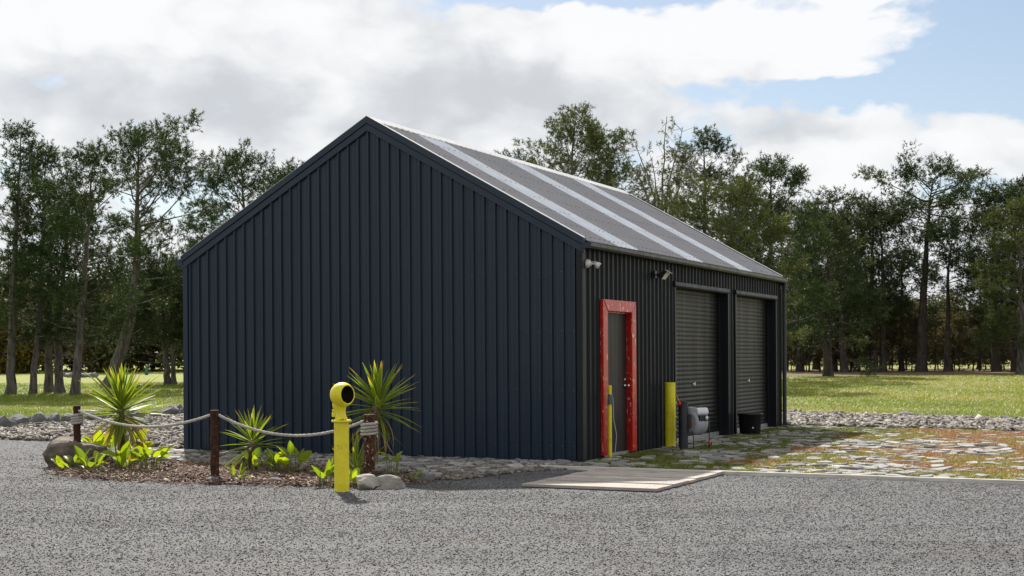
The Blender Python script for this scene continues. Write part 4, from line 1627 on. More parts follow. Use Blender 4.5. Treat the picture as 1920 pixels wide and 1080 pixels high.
q = pts_in(uvp([(-1.2, -9.5), (10.4, -9.5), (10.8, -5.2), (11.3, -2.8), (11.55, -0.15), (0.0, -0.15), (-1.2, -0.3)]), 105000, 12)
q = q[view_mask(q, 0.04)]
u_, v_ = to_uv(q[:, 0], q[:, 1])
veg = fbm(u_ * 0.8 + 3, v_ * 0.8 + 9, 11)
red = fbm(u_ * 0.9 + 20, v_ * 0.9 - 3, 15)
fine = fbm(u_ * 2.2, v_ * 2.2, 17)
away = np.clip((-v_ - 2.2) / 1.4, 0, 1)
is_red = (red + away * 0.10 + np.clip((-v_ - 3.2) / 2, 0, 1) * 0.06 + rng.normal(0, 0.07, len(red)) > 0.57) & (v_ < -2.0) & (u_ > 0.3)
grow = ((veg > 0.545) | (fine > 0.525)) & ((u_ > 1.0) | (v_ > -2.2) | (rng.random(len(q)) < 0.4))
for nm, sel, mt, hmin, hmax, fl_ in (('paving_weeds', grow & ~is_red, 'weed', 0.024, 0.056, False), ('red_groundcover', grow & is_red, 'sedum', 0.024, 0.050, False)):
    qq = q[sel]
    rn = np.clip(0.25 + 0.55 * away[sel] + rng.normal(0, 0.22, len(qq)), 0, 1) if nm == 'paving_weeds' else rng.random(len(qq))
    P = np.column_stack([qq, np.full(len(qq), 0.016)])
    S = np.column_stack([np.full(len(qq), 0.075), np.full(len(qq), 0.075), rng.uniform(hmin, hmax, len(qq))])
    kind(new_obj(nm, scatter(nm, blade_templates(8, 5, 7, 0.9, 0.10), P, rot_z(rng.random(len(qq)) * 6.3), S, M[mt], rn)), 'stuff')

# ------------------------------------------------------------------ rocks one can pick out
def rock_mesh(name, seed, mat, dims, sub=3, rough=0.22, cuts=5):
    r_ = random.Random(seed)
    bm = bmesh.new()
    bmesh.ops.create_icosphere(bm, subdivisions=sub, radius=1.0)
    planes = []
    for _ in range(cuts):
        d = Vector((r_.gauss(0, 1), r_.gauss(0, 1), r_.gauss(0, 0.7))).normalized()
        planes.append((d, r_.uniform(0.55, 0.85)))
    off = Vector((r_.uniform(0, 50), r_.uniform(0, 50), r_.uniform(0, 50)))
    from mathutils import noise as mn
    for v_ in bm.verts:
        c = v_.co.copy()
        for d, k in planes:
            e = c.dot(d) - k
            if e > 0:
                c -= d * e * 0.95
        c *= 1 + rough * (mn.noise(c * 1.3 + off)) + rough * 0.35 * mn.noise(c * 4 + off)
        v_.co = Vector((c.x * dims[0], c.y * dims[1], c.z * dims[2]))
    me = bpy.data.meshes.new(name)
    bm.to_mesh(me)
    bm.free()
    me.materials.append(mat)
    return me


x, y, z = ground_at(146, 880)
tag(new_obj('boulder', rock_mesh('boulder', 8, M['boulder'], (0.44, 0.40, 0.33), 4, 0.20, 2), loc=(x - 0.20, y + 0.46, 0.18), rot=(0.05, -0.05, 0.3)),
    'big rounded brown boulder behind the rope-wrapped post', 'boulder')
x, y, z = ground_at(688, 919)
tag(new_obj('rock', rock_mesh('rock', 12, M['rock_pale'], (0.23, 0.15, 0.13), 3, 0.2, 7), loc=(x, y + 0.12, 0.05), rot=(0, 0.1, 0.4)), 'pale angular rock touching the yellow vent post', 'rock')
x, y, z = ground_at(727, 918)
tag(new_obj('rock', rock_mesh('rock', 23, M['rock_pale'], (0.22, 0.14, 0.12), 3, 0.15, 4), loc=(x, y + 0.12, 0.05), rot=(0, 0, -0.1)), 'smooth beige rock at the foot of the peeling post', 'rock')
x, y, z = ground_at(797, 905)
tag(new_obj('rock', rock_mesh('rock', 31, M['rock_grey'], (0.13, 0.11, 0.11), 3, 0.15, 5), loc=(x, y + 0.08, 0.05)), 'lone grey rock at the end of the mulch bed near the shed', 'rock')
x, y, z = ground_at(513, 907)
tag(new_obj('rock', rock_mesh('rock', 41, M['rock_grey'], (0.12, 0.09, 0.05), 3, 0.15, 6), loc=(x, y, 0.03)), 'small flat grey rock in the mulch between middle yucca and vent', 'rock')
x, y, z = ground_at(398, 905)
tag(new_obj('rock', rock_mesh('rock', 47, M['rock_grey'], (0.09, 0.08, 0.045), 3, 0.15, 6), loc=(x, y, 0.03)), 'small dark rock at the foot of the bare rusty post', 'rock')
x, y, z = ground_at(300, 868)
tag(new_obj('rock', rock_mesh('rock', 49, M['rock_grey'], (0.17, 0.11, 0.09), 3, 0.2, 6), loc=(x, y, 0.04)), 'dark grey rock behind the leafy plants in the mulch bed', 'rock')
edge_rocks = [(8, 806, 0.26), (34, 800, 0.24), (58, 796, 0.12), (77, 797, 0.25), (103, 797, 0.24), (127, 795, 0.20), (170, 792, 0.2), (190, 790, 0.15), (212, 789, 0.16), (245, 787, 0.2), (262, 787, 0.14), (290, 786, 0.18), (318, 782, 0.26), (333, 778, 0.24), (345, 780, 0.16)]
rk = [rock_mesh('edge_rock', 60 + i, M['rock_grey'], (1.0, 0.7, 0.72), 2, 0.25, 8) for i in range(6)]
for i, (px, py, s) in enumerate(edge_rocks):
    x, y, z = ground_at(px, py)
    k = s * 1.3
    tag(new_obj('edge_rock', rk[i % 6], loc=(x, y, 0.10), rot=(0, 0, i * 1.3), scale=(k, k, k)), 'angular grey rock lining the left lawn beyond the rubble', 'rock', 'rocks along the left lawn edge')
for i, (px, py, s) in enumerate([(1487, 776, 0.22), (1527, 779, 0.2), (1563, 778, 0.22), (1697, 783, 0.30), (1778, 787, 0.20), (1812, 789, 0.20), (1824, 788, 0.16), (1886, 791, 0.26), (1668, 806, 0.2)]):
    x, y, z = ground_at(px, py)
    tag(new_obj('edge_rock', rk[(i + 2) % 6], loc=(x, y, 0.04), rot=(0, 0, i * 2.1), scale=(s, s, s * 0.6)), 'low grey rock on the rubble strip before the right lawn', 'rock', 'rocks along the right lawn edge')
for i, px in enumerate((120, 127, 134, 142, 149, 155, 161, 168, 174, 179)):
    x, y, z = ground_at(px, 706 + (i % 3))
    tag(new_obj('edge_rock', rk[i % 6], loc=(x, y, z + 0.1), rot=(0, 0, i * 1.9), scale=(0.42, 0.35, 0.32)), 'small rock in the low row far out on the left lawn', 'rock', 'rocks in a row on the far lawn')

# ------------------------------------------------------------------ posts, rope, vent
post_spec = [(145, 875, 0.90, M['rust_a'], 'dark rusty steel post wrapped in rope before the boulder', 0.053),
             (403, 898, 0.905, M['rust_b'], 'bare rusty post with the rope passing through its top', 0.058),
             (693, 905, 0.865, M['rust_c'], 'peeling rusty post wrapped in rope beside the yellow vent', 0.072)]
posts = []
for i, (px, py, h, mt, lab, r_) in enumerate(post_spec):
    x, y, z = ground_at(px, py)
    t_ = thing('rope_post', lab, 'post', (x, y, 0.0), 0.3 * i, 'posts of the rope barrier')
    b = MB()
    zz = np.linspace(-0.06, h, 14)
    b.tube([(0.004 * math.sin(k * 1.3), 0.004 * math.cos(k * 1.7), q_) for k, q_ in enumerate(zz)], [r_ * (1 + 0.02 * math.sin(k * 2.1)) for k in range(14)], 18)
    b.build('shaft', mt, t_)
    b = MB()
    b.lathe([(0.0, 0.012), (r_ * 0.9, 0.012), (r_ * 1.05, 0.004), (r_ * 1.05, -0.012), (r_ * 0.98, -0.016)], 18, (0, 0, h + 0.004))
    b.build('cap', M['rust_a'] if i != 2 else M['rust_b'], t_)
    posts.append(Vector((x, y, 0)))


def rope_path(a, c, sag, n):
    return [a.lerp(c, k / n) + Vector((0, 0, -sag * 4 * (k / n) * (1 - k / n))) for k in range(n + 1)]


def add_rope(b, path, r_=0.020, pitch=0.10, seg=0.014):
    """three twisted strands along a path"""
    pts, d = [path[0]], 0
    dense = []
    for a, c in zip(path[:-1], path[1:]):
        m = max(1, int((c - a).length / seg))
        dense += [a.lerp(c, k / m) for k in range(m)]
    dense.append(path[-1])
    dist = 0.0
    strands = [[], [], []]
    up = Vector((0, 0, 1))
    for i, q_ in enumerate(dense):
        t_ = (dense[min(i + 1, len(dense) - 1)] - dense[max(i - 1, 0)]).normalized()
        a = (up - t_ * up.dot(t_))
        if a.length < 1e-3:
            a = Vector((1, 0, 0))
        a.normalize()
        c = t_.cross(a)
        if i:
            dist += (q_ - dense[i - 1]).length
        for s in range(3):
            th = dist / pitch * 2 * math.pi + s * 2.0944
            strands[s].append(q_ + (a * math.cos(th) + c * math.sin(th)) * r_ * 0.52)
    for s in strands:
        b.tube(s, r_ * 0.56, 5)


rope = thing('barrier_rope', 'thick pale twisted rope slung between three rusty posts', 'rope', (posts[1].x, posts[1].y, 0))
O = Vector((posts[1].x, posts[1].y, 0))
PL, PM, PR = posts[0], posts[1], posts[2]


def coil(center, z0, z1, turns, r0):
    n = int(turns * 24)
    return [center + Vector((math.cos(k / 24 * 2 * math.pi) * r0, math.sin(k / 24 * 2 * math.pi) * r0, z0 + (z1 - z0) * k / n)) for k in range(n + 1)]


b = MB()
add_rope(b, rope_path(PL + Vector((0.03, -0.02, 0.845)) - O, PM + Vector((-0.045, 0, 0.858)) - O, 0.20, 40), 0.021)
b.build('span', M['rope'], rope)
b = MB()
add_rope(b, rope_path(PM + Vector((0.045, 0, 0.858)) - O, PR + Vector((-0.05, 0.02, 0.80)) - O, 0.235, 40), 0.021)
b.build('span', M['rope'], rope)
b = MB()
add_rope(b, coil(PL - O, 0.63, 0.80, 4.3, 0.075), 0.022)
b.build('coil', M['rope'], rope)
b = MB()
add_rope(b, coil(PR - O, 0.60, 0.79, 4.6, 0.094), 0.022)
b.build('coil', M['rope'], rope)
b = MB()
add_rope(b, rope_path(PM + Vector((-0.06, 0, 0.858)) - O, PM + Vector((0.06, 0, 0.858)) - O, 0.0, 4), 0.021)
b.build('through_loop', M['rope'], rope)

x, y, z = ground_at(641, 922)
vent = thing('cowl_vent', 'bright yellow pipe with cowl ventilator head and dark round mouth', 'vent', (x, y, 0))
b = MB()
b.tube([(0, 0, -0.05), (0, 0, 0.84)], 0.090, 32, cap=False)
b.build('pipe', M['yellow'], vent)
b = MB()
b.lathe([(0.088, 0.838), (0.118, 0.838), (0.121, 0.842), (0.121, 0.858), (0.118, 0.862), (0.0, 0.862)], 36)
fl_o = b.build('flange', M['yellow'], vent)
for k in range(4):
    a = k * math.pi / 2 + 0.5
    b = MB()
    b.lathe([(0.010, 0.0), (0.010, 0.010), (0.0, 0.010)], 6, (0.105 * math.cos(a), 0.105 * math.sin(a), 0.862))
    b.build('bolt', M['yellow'], fl_o)
ma = R(51)
MD = Vector((math.sin(ma), -math.cos(ma), 0.03)).normalized()       # the mouth looks this way
HC = Vector((0.005, 0.0, 1.165)) - MD * 0.005
b = MB()
# neck: sweeps up from the flange and leans into the back of the head
zz = np.linspace(0.86, 1.075, 10)
b.tube([Vector((0, 0, q_)) - MD * (0.035 * math.sin((q_ - 0.86) / 0.215 * 1.5)) for q_ in zz],
       [0.076, 0.073, 0.069, 0.067, 0.068, 0.072, 0.078, 0.084, 0.086, 0.080], 28)
# head: bowl turned about the mouth axis, thick rolled lip, hollow inside
hp = [(0.0, -0.105), (0.045, -0.103), (0.085, -0.092), (0.112, -0.075), (0.118, -0.070), (0.123, -0.070), (0.138, -0.045), (0.148, -0.01), (0.150, 0.025), (0.146, 0.055), (0.136, 0.082), (0.124, 0.100), (0.119, 0.108), (0.112, 0.110), (0.106, 0.104)]
b.lathe(hp, 40, HC, MD)
cowl = b.build('cowl', M['yellow'], vent)
b = MB()
b.lathe([(0.107, 0.105), (0.118, 0.07), (0.125, 0.02), (0.115, -0.03), (0.08, -0.07), (0.0, -0.085)], 40, HC, MD)
b.build('cowl_mouth', M['dark_inside'], cowl)
b = MB()
b.box(-0.115, -0.075, -0.02, 0.02, 0.90, 0.955)
b.box(-0.112, -0.08, -0.014, 0.014, 0.96, 0.99)
b.build('clamp', M['yellow'], vent, bevel=0.006)

# ------------------------------------------------------------------ yuccas and broad-leaved plants
def blade_mesh(name, mat, n=9, width=0.030, droop=0.1, fold=0.35, wav=0.0, wide_at=0.35):
    """sword leaf of unit length along +X"""
    V, F, E, A = [], [], [], []
    for i in range(n + 1):
        t_ = i / n
        x_ = t_ * (1 - droop * droop * t_ * 0.35)
        z_ = -droop * t_ * t_ * 0.9
        w = width * (min(1, 0.55 + t_ / wide_at * 0.45)) * (1 - max(0, (t_ - wide_at) / (1 - wide_at)) ** 2.1)
        w = max(w, 0.0012)
        for s in (-1, 0, 1):
            V.append((x_, s * w, z_ + (abs(s) * w * fold) + wav * math.sin(t_ * 9) * 0.01))
            E.append(abs(s))
            A.append(t_)
    for i in range(n):
        for s in (0, 1):
            a = i * 3 + s
            F.append((a, a + 3, a + 4, a + 1))
    return np_mesh(name, np.array(V), np.array(F), mat, {'edge': np.array(E, float), 'along': np.array(A)}, smooth=True)


green_blades = [blade_mesh('leaf', M['yucca'], droop=d, width=w * 1.35) for d, w in ((0.02, 0.034), (0.10, 0.036), (0.22, 0.034), (0.38, 0.033))]
old_blades = [blade_mesh('leaf', M['yucca_old'], droop=d, width=w * 1.3) for d, w in ((0.2, 0.034), (0.45, 0.034), (0.6, 0.032))]
dead_blades = [blade_mesh('leaf', M['yucca_dead'], droop=d, width=w, wav=1) for d, w in ((0.15, 0.020), (0.4, 0.018))]


def yucca(loc, label, trunk, r0, r1, n, length, seed, lo_el=-50, n_old=14, n_dead=8, dead_len=0.45, skirt=0, bias=(0, 0), tight=1.0):
    r_ = random.Random(seed)
    t_ = thing('yucca', label, 'yucca', loc)
    path = [Vector(q_) for q_ in trunk]
    b = MB()
    dense = []
    for a, c in zip(path[:-1], path[1:]):
        dense += [a.lerp(c, k / 6) for k in range(6)]
    dense.append(path[-1])
    m = len(dense)
    b.tube(dense, [(r0 + (r1 - r0) * k / m) * (1 + 0.10 * math.sin(k * 2.4)) for k in range(m)], 12)
    b.build('trunk', M['yucca_trunk'], t_)
    top = path[-1]
    for k in range(n):
        fr = k / n                       # 0 youngest, at the top
        el = R(float(np.interp(fr, (0, 0.32, 0.80, 1.0), (88, 42, -12 if lo_el < 0 else 30, lo_el))) + r_.gauss(0, 7))
        az = k * 2.39996 + r_.gauss(0, 0.25)
        ln = length * (0.66 + 0.46 * math.sin(min(1, fr * 2.0 + 0.2) * 1.57) - 0.25 * max(0, fr - 0.7)) * r_.uniform(0.85, 1.1)
        base = top + Vector((0, 0, 0.10 - 0.30 * fr * length / 0.6)) + Vector((math.cos(az), math.sin(az), 0)) * 0.025
        d = (0.0 if el > 0.6 else (0.5 if el > -0.1 else 1.5)) + r_.random()
        old = fr > 1 - n_old / n and r_.random() < 0.7
        me = old_blades[min(2, int(d))] if old else green_blades[min(3, int(d + 0.3))]
        o = new_obj('leaf', me, t_, loc=base, rot=(r_.gauss(0, 0.25), -el, az), scale=(ln, ln * r_.uniform(0.75, 1.1), ln))
    for k in range(n_dead):
        az = r_.random() * 6.28
        base = top + Vector((math.cos(az) * 0.04, math.sin(az) * 0.04, -0.18 - 0.16 * r_.random()))
        ln = dead_len * r_.uniform(0.7, 1.2)
        new_obj('dead_leaf', dead_blades[k % 2], t_, loc=base, rot=(r_.gauss(0, 0.5), R(r_.uniform(15, 65)), az), scale=(ln, ln, ln))
    for k in range(skirt):
        az = r_.random() * 6.28
        q_ = path[0].lerp(top, 0.45 + 0.5 * r_.random())
        base = q_ + Vector((math.cos(az) * r1 * 0.9, math.sin(az) * r1 * 0.9, 0))
        ln = min(0.40, base.z * 0.95) * r_.uniform(0.7, 1.0)
        new_obj('dead_leaf', dead_blades[0], t_, loc=base, rot=(r_.gauss(0, 0.3), R(r_.uniform(70, 84)), az), scale=(ln, ln * 1.4, ln))
    return t_


x, y, z = ground_at(229, 868)
yucca((x, y, 0.0), 'yellow-green yucca on a slim trunk behind the rope, beside the boulder', [(0, 0, -0.03), (0.01, 0, 0.3), (0.0, 0, 0.62), (-0.01, 0, 0.86)], 0.048, 0.040, 112, 0.66, 1, lo_el=-60, n_old=26, n_dead=3)
x, y, z = ground_at(458, 884)
yucca((x, y, 0.0), 'short yucca with shaggy leaning trunk before the navy wall', [(0, 0, -0.03), (0.05, 0, 0.2), (0.12, 0, 0.42)], 0.085, 0.065, 50, 0.48, 2, lo_el=-45, n_old=5, n_dead=12, dead_len=0.36, skirt=34)
x, y, z = ground_at(684, 893)
yucca((x, y + 0.10, 0.0), 'tall green yucca with drooping dead leaves behind the peeling post', [(0, 0, -0.03), (0.02, 0, 0.4), (0.10, 0, 0.75), (0.18, 0.0, 0.98)], 0.07, 0.05, 74, 0.56, 3, lo_el=-50, n_old=6, n_dead=22, dead_len=0.50, skirt=26)
x, y, z = ground_at(668, 897)
yucca((x, y, 0.0), 'young trunkless yucca shoot beside the yellow vent', [(0, 0, -0.02), (0, 0, 0.06), (0.0, 0, 0.12)], 0.035, 0.03, 26, 0.52, 4, lo_el=20, n_old=2, n_dead=4, dead_len=0.3)


def broad_mesh(name, wid, curl, n=8):
    V, F, E = [], [], []
    for i in range(n + 1):
        t_ = i / n
        w = wid * math.sin(math.pi * min(1, t_ * 0.93 + 0.05)) ** 0.75 * (1 - 0.35 * t_)
        x_ = t_ * (1 - 0.25 * curl * t_)
        z_ = -curl * t_ * t_ * 0.6
        for s in (-1, -0.5, 0, 0.5, 1):
            V.append((x_, s * w, z_ + abs(s) * w * 0.45 + 0.012 * math.sin(t_ * 16 + s * 3) * abs(s)))
            E.append(abs(s))
    for i in range(n):
        for s in range(4):
            a = i * 5 + s
            F.append((a, a + 5, a + 6, a + 1))
    return np_mesh(name, np.array(V), np.array(F), M['broad'], {'edge': np.array(E, float)}, smooth=True)


broad = [broad_mesh('leaf', 0.27, 0.15), broad_mesh('leaf', 0.31, 0.45), broad_mesh('leaf', 0.22, 0.7), broad_mesh('leaf', 0.29, 0.05)]


def broad_plant(px, py, label, n, height, ll, seed, spread=0.12):
    x_, y_, z_ = ground_at(px, py)
    r_ = random.Random(seed)
    t_ = thing('leafy_plant', label, 'plant', (x_, y_, 0.015), 0.0, 'broad-leaved plants in the mulch bed')
    for k in range(n):
        az = k * 2.4 + r_.gauss(0, 0.4)
        rad = spread * math.sqrt(r_.random())
        base = Vector((math.cos(az) * rad, math.sin(az) * rad, 0.0))
        h = height * r_.uniform(0.35, 1.0)
        tip = base + Vector((math.cos(az) * 0.3 * h * r_.random(), math.sin(az) * 0.3 * h * r_.random(), h))
        b = MB()
        b.tube([base, base.lerp(tip, 0.5) + Vector((0, 0, 0.01)), tip], [0.007, 0.006, 0.004], 5)
        st = b.build('stalk', M['stalk'], t_)
        ln = ll * r_.uniform(0.7, 1.25)
        new_obj('leaf', broad[r_.randrange(4)], st, loc=tip, rot=(r_.gauss(0, 0.5), -R(r_.uniform(22, 86)), az + r_.gauss(0, 0.5)), scale=(ln, ln, ln))
    return t_


broad_plant(140, 884, 'low yellow-green plant at the foot of the dark rope-wrapped post', 13, 0.13, 0.20, 1, 0.16)
broad_plant(172, 888, 'bright broad-leaved plant between the wrapped post and the left yucca', 10, 0.15, 0.24, 2, 0.12)
broad_plant(188, 862, 'tall lime green clump beside the boulder', 18, 0.24, 0.30, 3, 0.15)
broad_plant(232, 886, 'leafy clump right in front of the slim yucca trunk', 14, 0.20, 0.30, 4, 0.13)
broad_plant(252, 862, 'upright lime leaves just behind the slim yucca trunk', 11, 0.30, 0.30, 5, 0.11)
broad_plant(280, 886, 'bushy lime plant to the shed side of the left yucca', 15, 0.24, 0.26, 6, 0.15)
broad_plant(444, 905, 'sparse low plant between the bare rusty post and middle yucca', 6, 0.13, 0.16, 7, 0.14)
broad_plant(472, 893, 'single tall-leaved seedling before the shaggy yucca trunk', 4, 0.30, 0.17, 8, 0.06)
broad_plant(518, 890, 'dense lime plant between the middle yucca and the vent', 15, 0.22, 0.21, 9, 0.13)
broad_plant(548, 890, 'plant with large upright pale leaves on the vent side of the dense clump', 9, 0.30, 0.24, 10, 0.11)
broad_plant(606, 912, 'small leafy plant just beside the yellow vent pipe', 9, 0.24, 0.19, 11, 0.10)
broad_plant(660, 914, 'pale leaves squeezed between vent pipe and pale rock', 5, 0.15, 0.18, 12, 0.05)
broad_plant(737, 897, 'thin stemmed plant on the rubble past the peeling post', 7, 0.30, 0.14, 13, 0.07)
broad_plant(776, 906, 'tiny sprout at the shed end of the mulch bed', 5, 0.10, 0.09, 14, 0.05)

# ------------------------------------------------------------------ trees
def tuft_templates(n, seed, nn=18, w=0.040, ln0=0.46):
    """bottle-brush sprays of needles along a twig of unit reach, +X forwards"""
    r_ = np.random.default_rng(seed)
    out = []
    for _ in range(n):
        vs, fs = [], []
        bend = r_.normal(0, 0.12, 2)
        for k in range(nn):
            x0 = r_.uniform(0.0, 0.66)
            o = np.array([x0, bend[0] * x0 * x0, bend[1] * x0 * x0 + 0.15 * x0 * x0])
            a = r_.random() * 6.283
            fw = r_.uniform(0.35, 1.0) + 0.5 * (x0 > 0.55)
            d = np.array([fw, math.cos(a), math.sin(a)])
            d /= np.linalg.norm(d)
            ln = ln0 * r_.uniform(0.75, 1.1)
            e = np.cross(d, r_.normal(0, 1, 3))
            e = e / np.linalg.norm(e) * w * r_.uniform(0.7, 1.3)
            b0 = len(vs)
            vs += [tuple(o - e), tuple(o + e), tuple(o + d * ln)]
            fs.append((b0, b0 + 1, b0 + 2))
        out.append((np.array(vs), np.array(fs)))
    return out


TUFT = tuft_templates(10, 77)
TUFT_W = tuft_templates(10, 78, 13, 0.046)


def leaf_templates(n, seed, nn=9):
    r_ = np.random.default_rng(seed)
    out = []
    for _ in range(n):
        vs, fs = [], []
        for k in range(nn):
            o = r_.normal(0, 0.45, 3)
            a, c = r_.normal(0, 1, 3), r_.normal(0, 1, 3)
            a = a / np.linalg.norm(a) * r_.uniform(0.18, 0.34)
            c = np.cross(a, c)
            c = c / np.linalg.norm(c) * r_.uniform(0.10, 0.18)
            b0 = len(vs)
            vs += [tuple(o - c), tuple(o + c), tuple(o + a)]
            fs.append((b0, b0 + 1, b0 + 2))
        out.append((np.array(vs), np.array(fs)))
    return out


LEAF = leaf_templates(10, 79)


class Tree:
    """skeleton of trunk and limbs plus the places of foliage tufts"""
    def __init__(s, seed):
        s.b = MB()
        s.r = random.Random(seed)
        s.P, s.D = [], []
        s.multi, s.spread = 1, 0.0
        s.C, s.tone = [], 0.0

    def limb(s, pts, r0, r1, n=6):
        m = len(pts)
        s.b.tube(pts, [r0 + (r1 - r0) * (k / (m - 1)) ** 0.8 for k in range(m)], n, cap=False)

    def tuft(s, p, d):
        d = Vector(d)
        for _ in range(s.multi):
            j = Vector((s.r.gauss(0, 1), s.r.gauss(0, 1), s.r.gauss(0, 1))) * s.spread
            s.P.append(tuple(Vector(p) + j))
            s.D.append(tuple(d + j * (1.2 / max(s.spread, 0.01))))
            s.C.append(s.tone)


def pine(seed, trunk, r0, crown, nb, el=(35, -5), tuft=0.30, spacing=0.26, bare=6, gap=0.0, curl=0.5, needle='needle', barkm='bark', tmpl=None, side=None, clump=1.0, jit=1.0):
    """trunk: list of (x, y, z) points; crown: list of (height fraction, radius)
    side(t, az) scales limb length to make one-sided crowns"""
    T = Tree(seed)
    r_ = T.r
    T.multi, T.spread = 5, tuft * 0.40
    tuft, spacing, nb = tuft * 1.15, spacing * 1.45, int(nb * 0.70)
    tp = [Vector(q_) for q_ in trunk]
    # smooth trunk
    m = 22
    seglen = [0]
    for a, c in zip(tp[:-1], tp[1:]):
        seglen.append(seglen[-1] + (c - a).length)
    H = seglen[-1]

    def along(t_):
        d = t_ * H
        for k in range(len(tp) - 1):
            if d <= seglen[k + 1] or k == len(tp) - 2:
                return tp[k].lerp(tp[k + 1], (d - seglen[k]) / (seglen[k + 1] - seglen[k]))
    pts = [along(k / m) + Vector((r_.gauss(0, 0.02), r_.gauss(0, 0.02), 0)) for k in range(m + 1)]
    rad = [max(0.02, r0 * (1 - (k / m) ** 1.1 * 0.93) * (1 + 0.35 * max(0, 0.06 - k / m) / 0.06)) for k in range(m + 1)]
    T.b.tube(pts, rad, 10)
    hs = [c[0] for c in crown]
    rs = [c[1] for c in crown]
    t0, t1 = hs[0], hs[-1]
    for i in range(nb):
        t_ = t0 + (t1 - t0) * ((i + r_.random()) / nb)
        Rr = float(np.interp(t_, hs, rs)) * (1 + r_.gauss(0, 0.22) * jit)
        if Rr < 0.15 or r_.random() < gap:
            continue
        az = i * 2.39996 + r_.gauss(0, 0.5)
        if side:
            Rr *= side(t_, az)
        if Rr < 0.15:
            continue
        q_ = (t_ - t0) / (t1 - t0)
        T.tone = r_.gauss(0, 0.13)
        e = R(el[1] + (el[0] - el[1]) * q_ + r_.gauss(0, 9))
        d = Vector((math.cos(az) * math.cos(e), math.sin(az) * math.cos(e), math.sin(e)))
        p0 = along(t_)
        n = 6
        bp = [p0]
        dd = d.copy()
        for k in range(n):
            dd = (dd + Vector((r_.gauss(0, 0.10), r_.gauss(0, 0.10), curl * 0.12 + r_.gauss(0, 0.06)))).normalized()
            bp.append(bp[-1] + dd * (Rr / n))
        br = max(0.014, r0 * 0.15 * (Rr / max(rs)) ** 0.8)
        T.limb(bp, br, 0.008, 5)
        # side twigs carry the foliage, mostly on the outer part
        ns = max(3, int(Rr / spacing * 0.85 * clump))
        for k in range(ns):
            f = 0.50 + 0.50 * (k + r_.random()) / ns
            idx = min(n - 1, int(f * n))
            q0 = bp[idx].lerp(bp[idx + 1], f * n - idx)
            ld = (bp[idx + 1] - bp[idx]).normalized()
            sd = Vector((-ld.y, ld.x, 0))
            if sd.length < 1e-3:
                sd = Vector((1, 0, 0))
            sd.normalize()
            sd = (sd * (1 if k % 2 else -1) * r_.uniform(0.5, 1.1) + ld * r_.uniform(0.4, 0.9) + Vector((0, 0, r_.uniform(-0.05, 0.32)))).normalized()
            sl_ = Rr * 0.36 * (1.15 - f * 0.6) * r_.uniform(0.6, 1.3) + 0.10
            q1 = q0 + sd * sl_
            T.b.tube([q0, q0.lerp(q1, 0.5) + Vector((0, 0, -0.01)), q1], [0.010, 0.008, 0.005], 3, cap=False)
            nt = max(1, int(sl_ / spacing * 1.3 + r_.random()))
            for j in range(nt):
                g = (j + 0.6) / nt
                T.tuft(q0.lerp(q1, 0.55 + 0.45 * g) + Vector((r_.gauss(0, 0.05), r_.gauss(0, 0.05), r_.gauss(0, 0.05))), (sd + Vector((r_.gauss(0, 0.3), r_.gauss(0, 0.3), 0.45 + r_.gauss(0, 0.2)))))
        T.tuft(bp[-1], dd + Vector((0, 0, 0.4)))
        T.tuft(bp[-2], dd + Vector((0, 0, 0.8)))
    for k in range(6):
        T.tuft(tp[-1] + Vector((r_.gauss(0, 0.12), r_.gauss(0, 0.12), -r_.random() * 0.5)), Vector((r_.gauss(0, 0.5), r_.gauss(0, 0.5), 1)))
    for k in range(bare):
        t_ = r_.uniform(max(0.12, t0 * 0.45), t0 + 0.12)
        az = r_.random() * 6.28
        p0 = along(t_)
        ln = r_.uniform(0.5, 1.0) * max(rs) * 0.8
        d = Vector((math.cos(az), math.sin(az), r_.uniform(-0.2, 0.35))).normalized()
        T.limb([p0, p0 + d * ln * 0.5 + Vector((0, 0, -0.03 * ln)), p0 + d * ln + Vector((0, 0, 0.1 * ln))], 0.028, 0.008, 4)
    P = np.array(T.P)
    D = np.array(T.D)
    n = len(P)
    # tufts get lighter towards the top of the tree
    rn = np.clip(0.38 + np.array(T.C) + rng.normal(0, 0.13, n) + 0.24 * (P[:, 2] / P[:, 2].max() - 0.6), 0, 1)
    cr = scatter('crown', tmpl or TUFT, P, rot_dirs(D + 1e-6, rng.random(n) * 6.28), tuft * rng.uniform(0.7, 1.25, n), M[needle], rn)
    return T.b.data('trunk', M[barkm]), cr


def place_tree(meshes, loc, label, name='pine_tree', group=None, rotz=0.0, scale=1.0):
    t_ = thing(name, label, 'tree', loc, rotz, group)
    t_.scale = (scale, scale, scale)
    new_obj('trunk', meshes[0], t_)
    new_obj('crown', meshes[1], t_)
    return t_


def gpos(px, py):
    x_, y_, z_ = ground_at(px, py)
    return x_, y_, z_ - 0.06


def mpp(y_):
    return y_ / FPX


# --- the left group, one mesh each
x, y, z = gpos(20, 741)
k = mpp(y)
g_right = lambda a: (lambda t_, az: 1.0 + a * math.cos(az))
place_tree(pine(101, [(0, 0, 0), (4 * k, 0, 190 * k), (14 * k, 0, 340 * k), (22 * k, 0, 495 * k)], 0.21, [(0.22, 1.0), (0.45, 1.7), (0.7, 1.35), (0.9, 0.95), (1.0, 0.35)], 46, (45, 0), 0.30, 0.30, 9, 0.12), (x, y, z), 'tallest slim pine of the left group, straight thin crown')
x, y, z = gpos(60, 740)
place_tree(pine(102, [(0, 0, 0), (12 * k, 0, 120 * k), (20 * k, 0, 260 * k), (30 * k, 0, 455 * k)], 0.16, [(0.22, 1.5), (0.5, 2.1), (0.8, 1.7), (1.0, 0.4)], 62, (45, 0), 0.30, 0.28, 8, 0.08), (x, y, z), 'thin leaning pine beside the tallest slim one')
x, y, z = gpos(92, 737)
